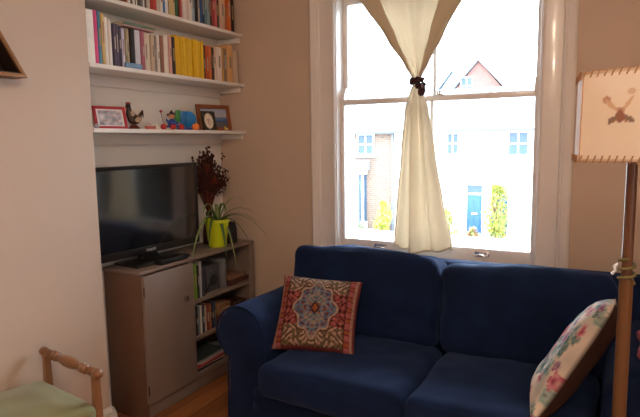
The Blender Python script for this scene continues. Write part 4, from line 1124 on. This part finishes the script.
# bay window of the brick house
bm = bmesh.new(); prism(bm, [(-14.35, FY), (-14.05, FY-.55), (-12.45, FY-.55), (-12.15, FY)], 'z', GZ, -3.0); prism(bm, [(-14.35, FY), (-14.05, FY-.55), (-12.45, FY-.55), (-12.15, FY)], 'z', -.35, -.10)
for q0, q1 in ((-14.05, -13.85), (-12.65, -12.45)): box(bm, q0, q1, FY-.55, FY-.40, -3.0, -.35)
by = build('bay_window', bm, M_hwhite, ha)
bm = bmesh.new(); prism(bm, [(-14.32, FY), (-14.03, FY-.52), (-12.47, FY-.52), (-12.18, FY)], 'z', -2.99, -.36); build('bay_panes', bm, M_pane, by)
bm = bmesh.new(); box(bm, -13.85, -12.65, FY-.58, FY-.53, -1.72, -1.62); box(bm, -13.28, -13.22, FY-.58, FY-.53, -3.0, -.35)
for k, (xa, xb) in enumerate(((-14.35, -14.05), (-12.45, -12.15))): box(bm, min(xa, xb)+.1, max(xa, xb)-.1, FY-.36, FY-.24, -3.0, -.35)
build('bay_bars', bm, M_hwhite, by)
bm = bmesh.new(); prism(bm, [(FY-.70, -.12), (FY-.62, -.02), (FY, .42), (FY, -.12)], 'x', -14.5, -12.0); build('bay_roof', bm, M_slate, by)
bm = bmesh.new(); tube(bm, [(-10.62, FY-.12, 1.9), (-10.62, FY-.12, GZ)], .06, 8); build('drain_pipe', bm, mat('dark downpipe', '#4c5056', .5), ha)
hb = house('terraced_house', -10.55, -6.88, 'white rendered terraced house directly behind the curtain', M_render)
hwindow(hb, -7.75, -7.05, .68, 1.85); hwindow(hb, -9.9, -9.0, .68, 1.85); hwindow(hb, -9.9, -8.6, -2.7, -1.0)
hc = house('terraced_house', -6.88, -2.9, 'white rendered terraced house with two blue doors', M_render)
hwindow(hc, -4.75, -3.70, .62, 1.86)
hdoor(hc, -6.62, -5.86, M_door); hdoor(hc, -5.42, -4.62, M_door2)
bm = bmesh.new(); box(bm, -6.87, -2.9, FY-.10, FY, -.36, -.20, .02); build('string_course', bm, M_hwhite, hc)
hd = house('terraced_house', -2.9, 4.2, 'white rendered terraced house mostly hidden right of the window edge', M_render)
hwindow(hd, -1.9, -.7, .62, 1.86); hwindow(hd, -2.0, -.7, -2.7, -1.0)
he = house('terraced_house', -24, -14.9, 'white rendered terraced house beyond the left window edge', M_render)
hwindow(he, -19, -17.6, .62, 1.86); hwindow(he, -19, -17.6, -2.7, -1.0)
for k, w0 in enumerate((4.2, 12.2, 20.2, 28.2, 36.2)):
    hx = house('terraced_house', w0, w0+8, 'white rendered terraced house, %s beyond the right window edge' % ('first', 'second', 'third', 'fourth', 'fifth')[k], M_render)
    hwindow(hx, w0+1, w0+2.3, .62, 1.86); hwindow(hx, w0+5, w0+6.3, .62, 1.86); hwindow(hx, w0+1, w0+2.3, -2.7, -1.0); hdoor(hx, w0+5, w0+5.85, M_door2)
# far houses above the roofs
def far_house(x0, x1, y, eave, ridge, wall_m, label, gable=True, depth=9):
    h_ = empty('distant_house', ((x0+x1)/2, y, GZ), label, 'house', None); bpy.context.view_layer.update()
    xm = (x0+x1)/2
    bm = bmesh.new()
    if gable: prism(bm, [(x0, GZ), (x1, GZ), (x1, eave), (xm, ridge), (x0, eave)], 'y', y, y+depth)
    else: box(bm, x0, x1, y, y+depth, GZ, eave)
    build('wall', bm, wall_m, h_)
    bm = bmesh.new(); t = .25
    if gable:
        prism(bm, [(x0-.4, eave-.2), (xm, ridge+.05), (x1+.4, eave-.2), (x1+.4, eave+.1), (xm, ridge+.4), (x0-.4, eave+.1)], 'y', y-.3, y+depth)
    else:
        prism(bm, [(y-.4, eave), (y+depth/2, ridge), (y+depth+.4, eave)], 'x', x0-.3, x1+.3)
    build('roof', bm, M_slate, h_); return h_
f1 = far_house(-13.0, -9.1, 50, 6.0, 8.3, M_redb, 'distant red brick gabled house above the white roofs')
hwindow(f1, -12.6, -11.5, 5.4, 7.0, 50)
f2 = far_house(-8.3, -4.6, 60, 6.6, 8.0, mat('pale blue render far house', '#6c7c90', .9), 'distant pale blue-grey house right of the red gable', False)
hwindow(f2, -7.6, -6.4, 5.2, 6.4, 60)
f3 = far_house(-27.5, -19.2, 48, 5.4, 9.6, mat('pale far house wall', '#9c948c', .9), 'distant large pale house with long sloping roof at the left')
f4 = far_house(-18.4, -14.7, 62, 6.4, 9.0, mat('pale grey far house wall', '#7c8898', .9), 'distant pale grey house seen left of the curtain knot')
hwindow(f4, -17.8, -16.8, 5.6, 7.0, 62)

# front gardens
def leafy(name, x, y, w_, d, h, n, cols, label, seed, size=.09, cat='shrub', up=.3, z=GZ):
    rr = random.Random(seed); o = empty(name, (x, y, z), label, cat, 'plants in the front gardens'); bpy.context.view_layer.update()
    bs = bmesh.new(); tips = []
    for k in range(14):
        a = rr.uniform(0, 6.28); tp = Vector((math.cos(a)*w_*.35*rr.random(), math.sin(a)*d*.35*rr.random(), h*rr.uniform(.6, .95)))
        tube(bs, [(0, 0, 0), tuple(tp*.4+Vector((0, 0, h*.05))), tuple(tp)], [.03, .02, .008], 5); tips.append(tp)
    build('stems', bs, mat('shrub stems', '#6a5040', .9), o, None, world=False)
    bl = bmesh.new()
    for k in range(n):
        t = rr.random(); a = rr.uniform(0, 6.28); prof = (1-(2*t-.8)**2*.55); rad = rr.random()**.5*prof
        p = Vector((math.cos(a)*rad*w_/2, math.sin(a)*rad*d/2, h*(.08+.92*t)))
        p += Vector([noise.noise(p*1.1+Vector((seed, i*9, 0)))*.30 for i in range(3)])
        u = Vector([rr.uniform(-1, 1) for _ in range(3)]).normalized(); v = u.cross(Vector((0, 0, 1))).normalized(); s = size*rr.uniform(.6, 1.4)
        f = bl.faces.new([bl.verts.new(p), bl.verts.new(p+u*s+v*s*.35), bl.verts.new(p+u*s*2.1), bl.verts.new(p+u*s-v*s*.35)]); f.material_index = rr.randrange(len(cols))
    me = bpy.data.meshes.new('foliage'); bl.to_mesh(me); bl.free()
    link('foliage', me, [mat('garden leaves', c, .7, transl=.3, var=.15, scale=3) for c in cols], o, world=False); return o
leafy('garden_shrub', -4.95, 26.9, 1.05, .9, 3.0, 2600, ['#8a9a3c', '#a8b04a', '#6f8a3a', '#a08048'], 'tall yellow-green shrub before the right blue door', 3)
leafy('garden_shrub', -7.25, 26.8, .8, .8, 1.6, 1200, ['#7a9038', '#b4b04c', '#8aa048'], 'low yellow-green shrub left of the bright blue door', 5)
leafy('garden_shrub', -6.0, 26.75, .9, .6, .75, 800, ['#8c7a48', '#8a9a50', '#a86a58'], 'low reddish plants at the foot of the blue door', 6)
leafy('garden_shrub', -10.75, 26.9, .8, .8, 1.9, 1300, ['#b8b040', '#8fa040', '#c8bc58'], 'yellow-green shrub at the right end of the brick house', 7)
leafy('garden_shrub', -12.9, 26.7, 2.3, .8, .85, 2000, ['#4f8040', '#6a9048', '#5a7a50'], 'low green hedge plant under the bay window', 8)
bm = bmesh.new(); box(bm, -14.9, -10.6, 25.7, 25.95, GZ, GZ+.55); tag(build('garden_wall', bm, mat('dull red brick garden wall', '#9c6a58', .9, var=.15, scale=4)), 'low reddish garden wall before the brick house', 'garden wall')
bm = bmesh.new(); box(bm, -10.5, -3.0, 25.7, 25.9, GZ, GZ+.5); tag(build('garden_wall', bm, M_render), 'low white garden wall before the white houses', 'garden wall')
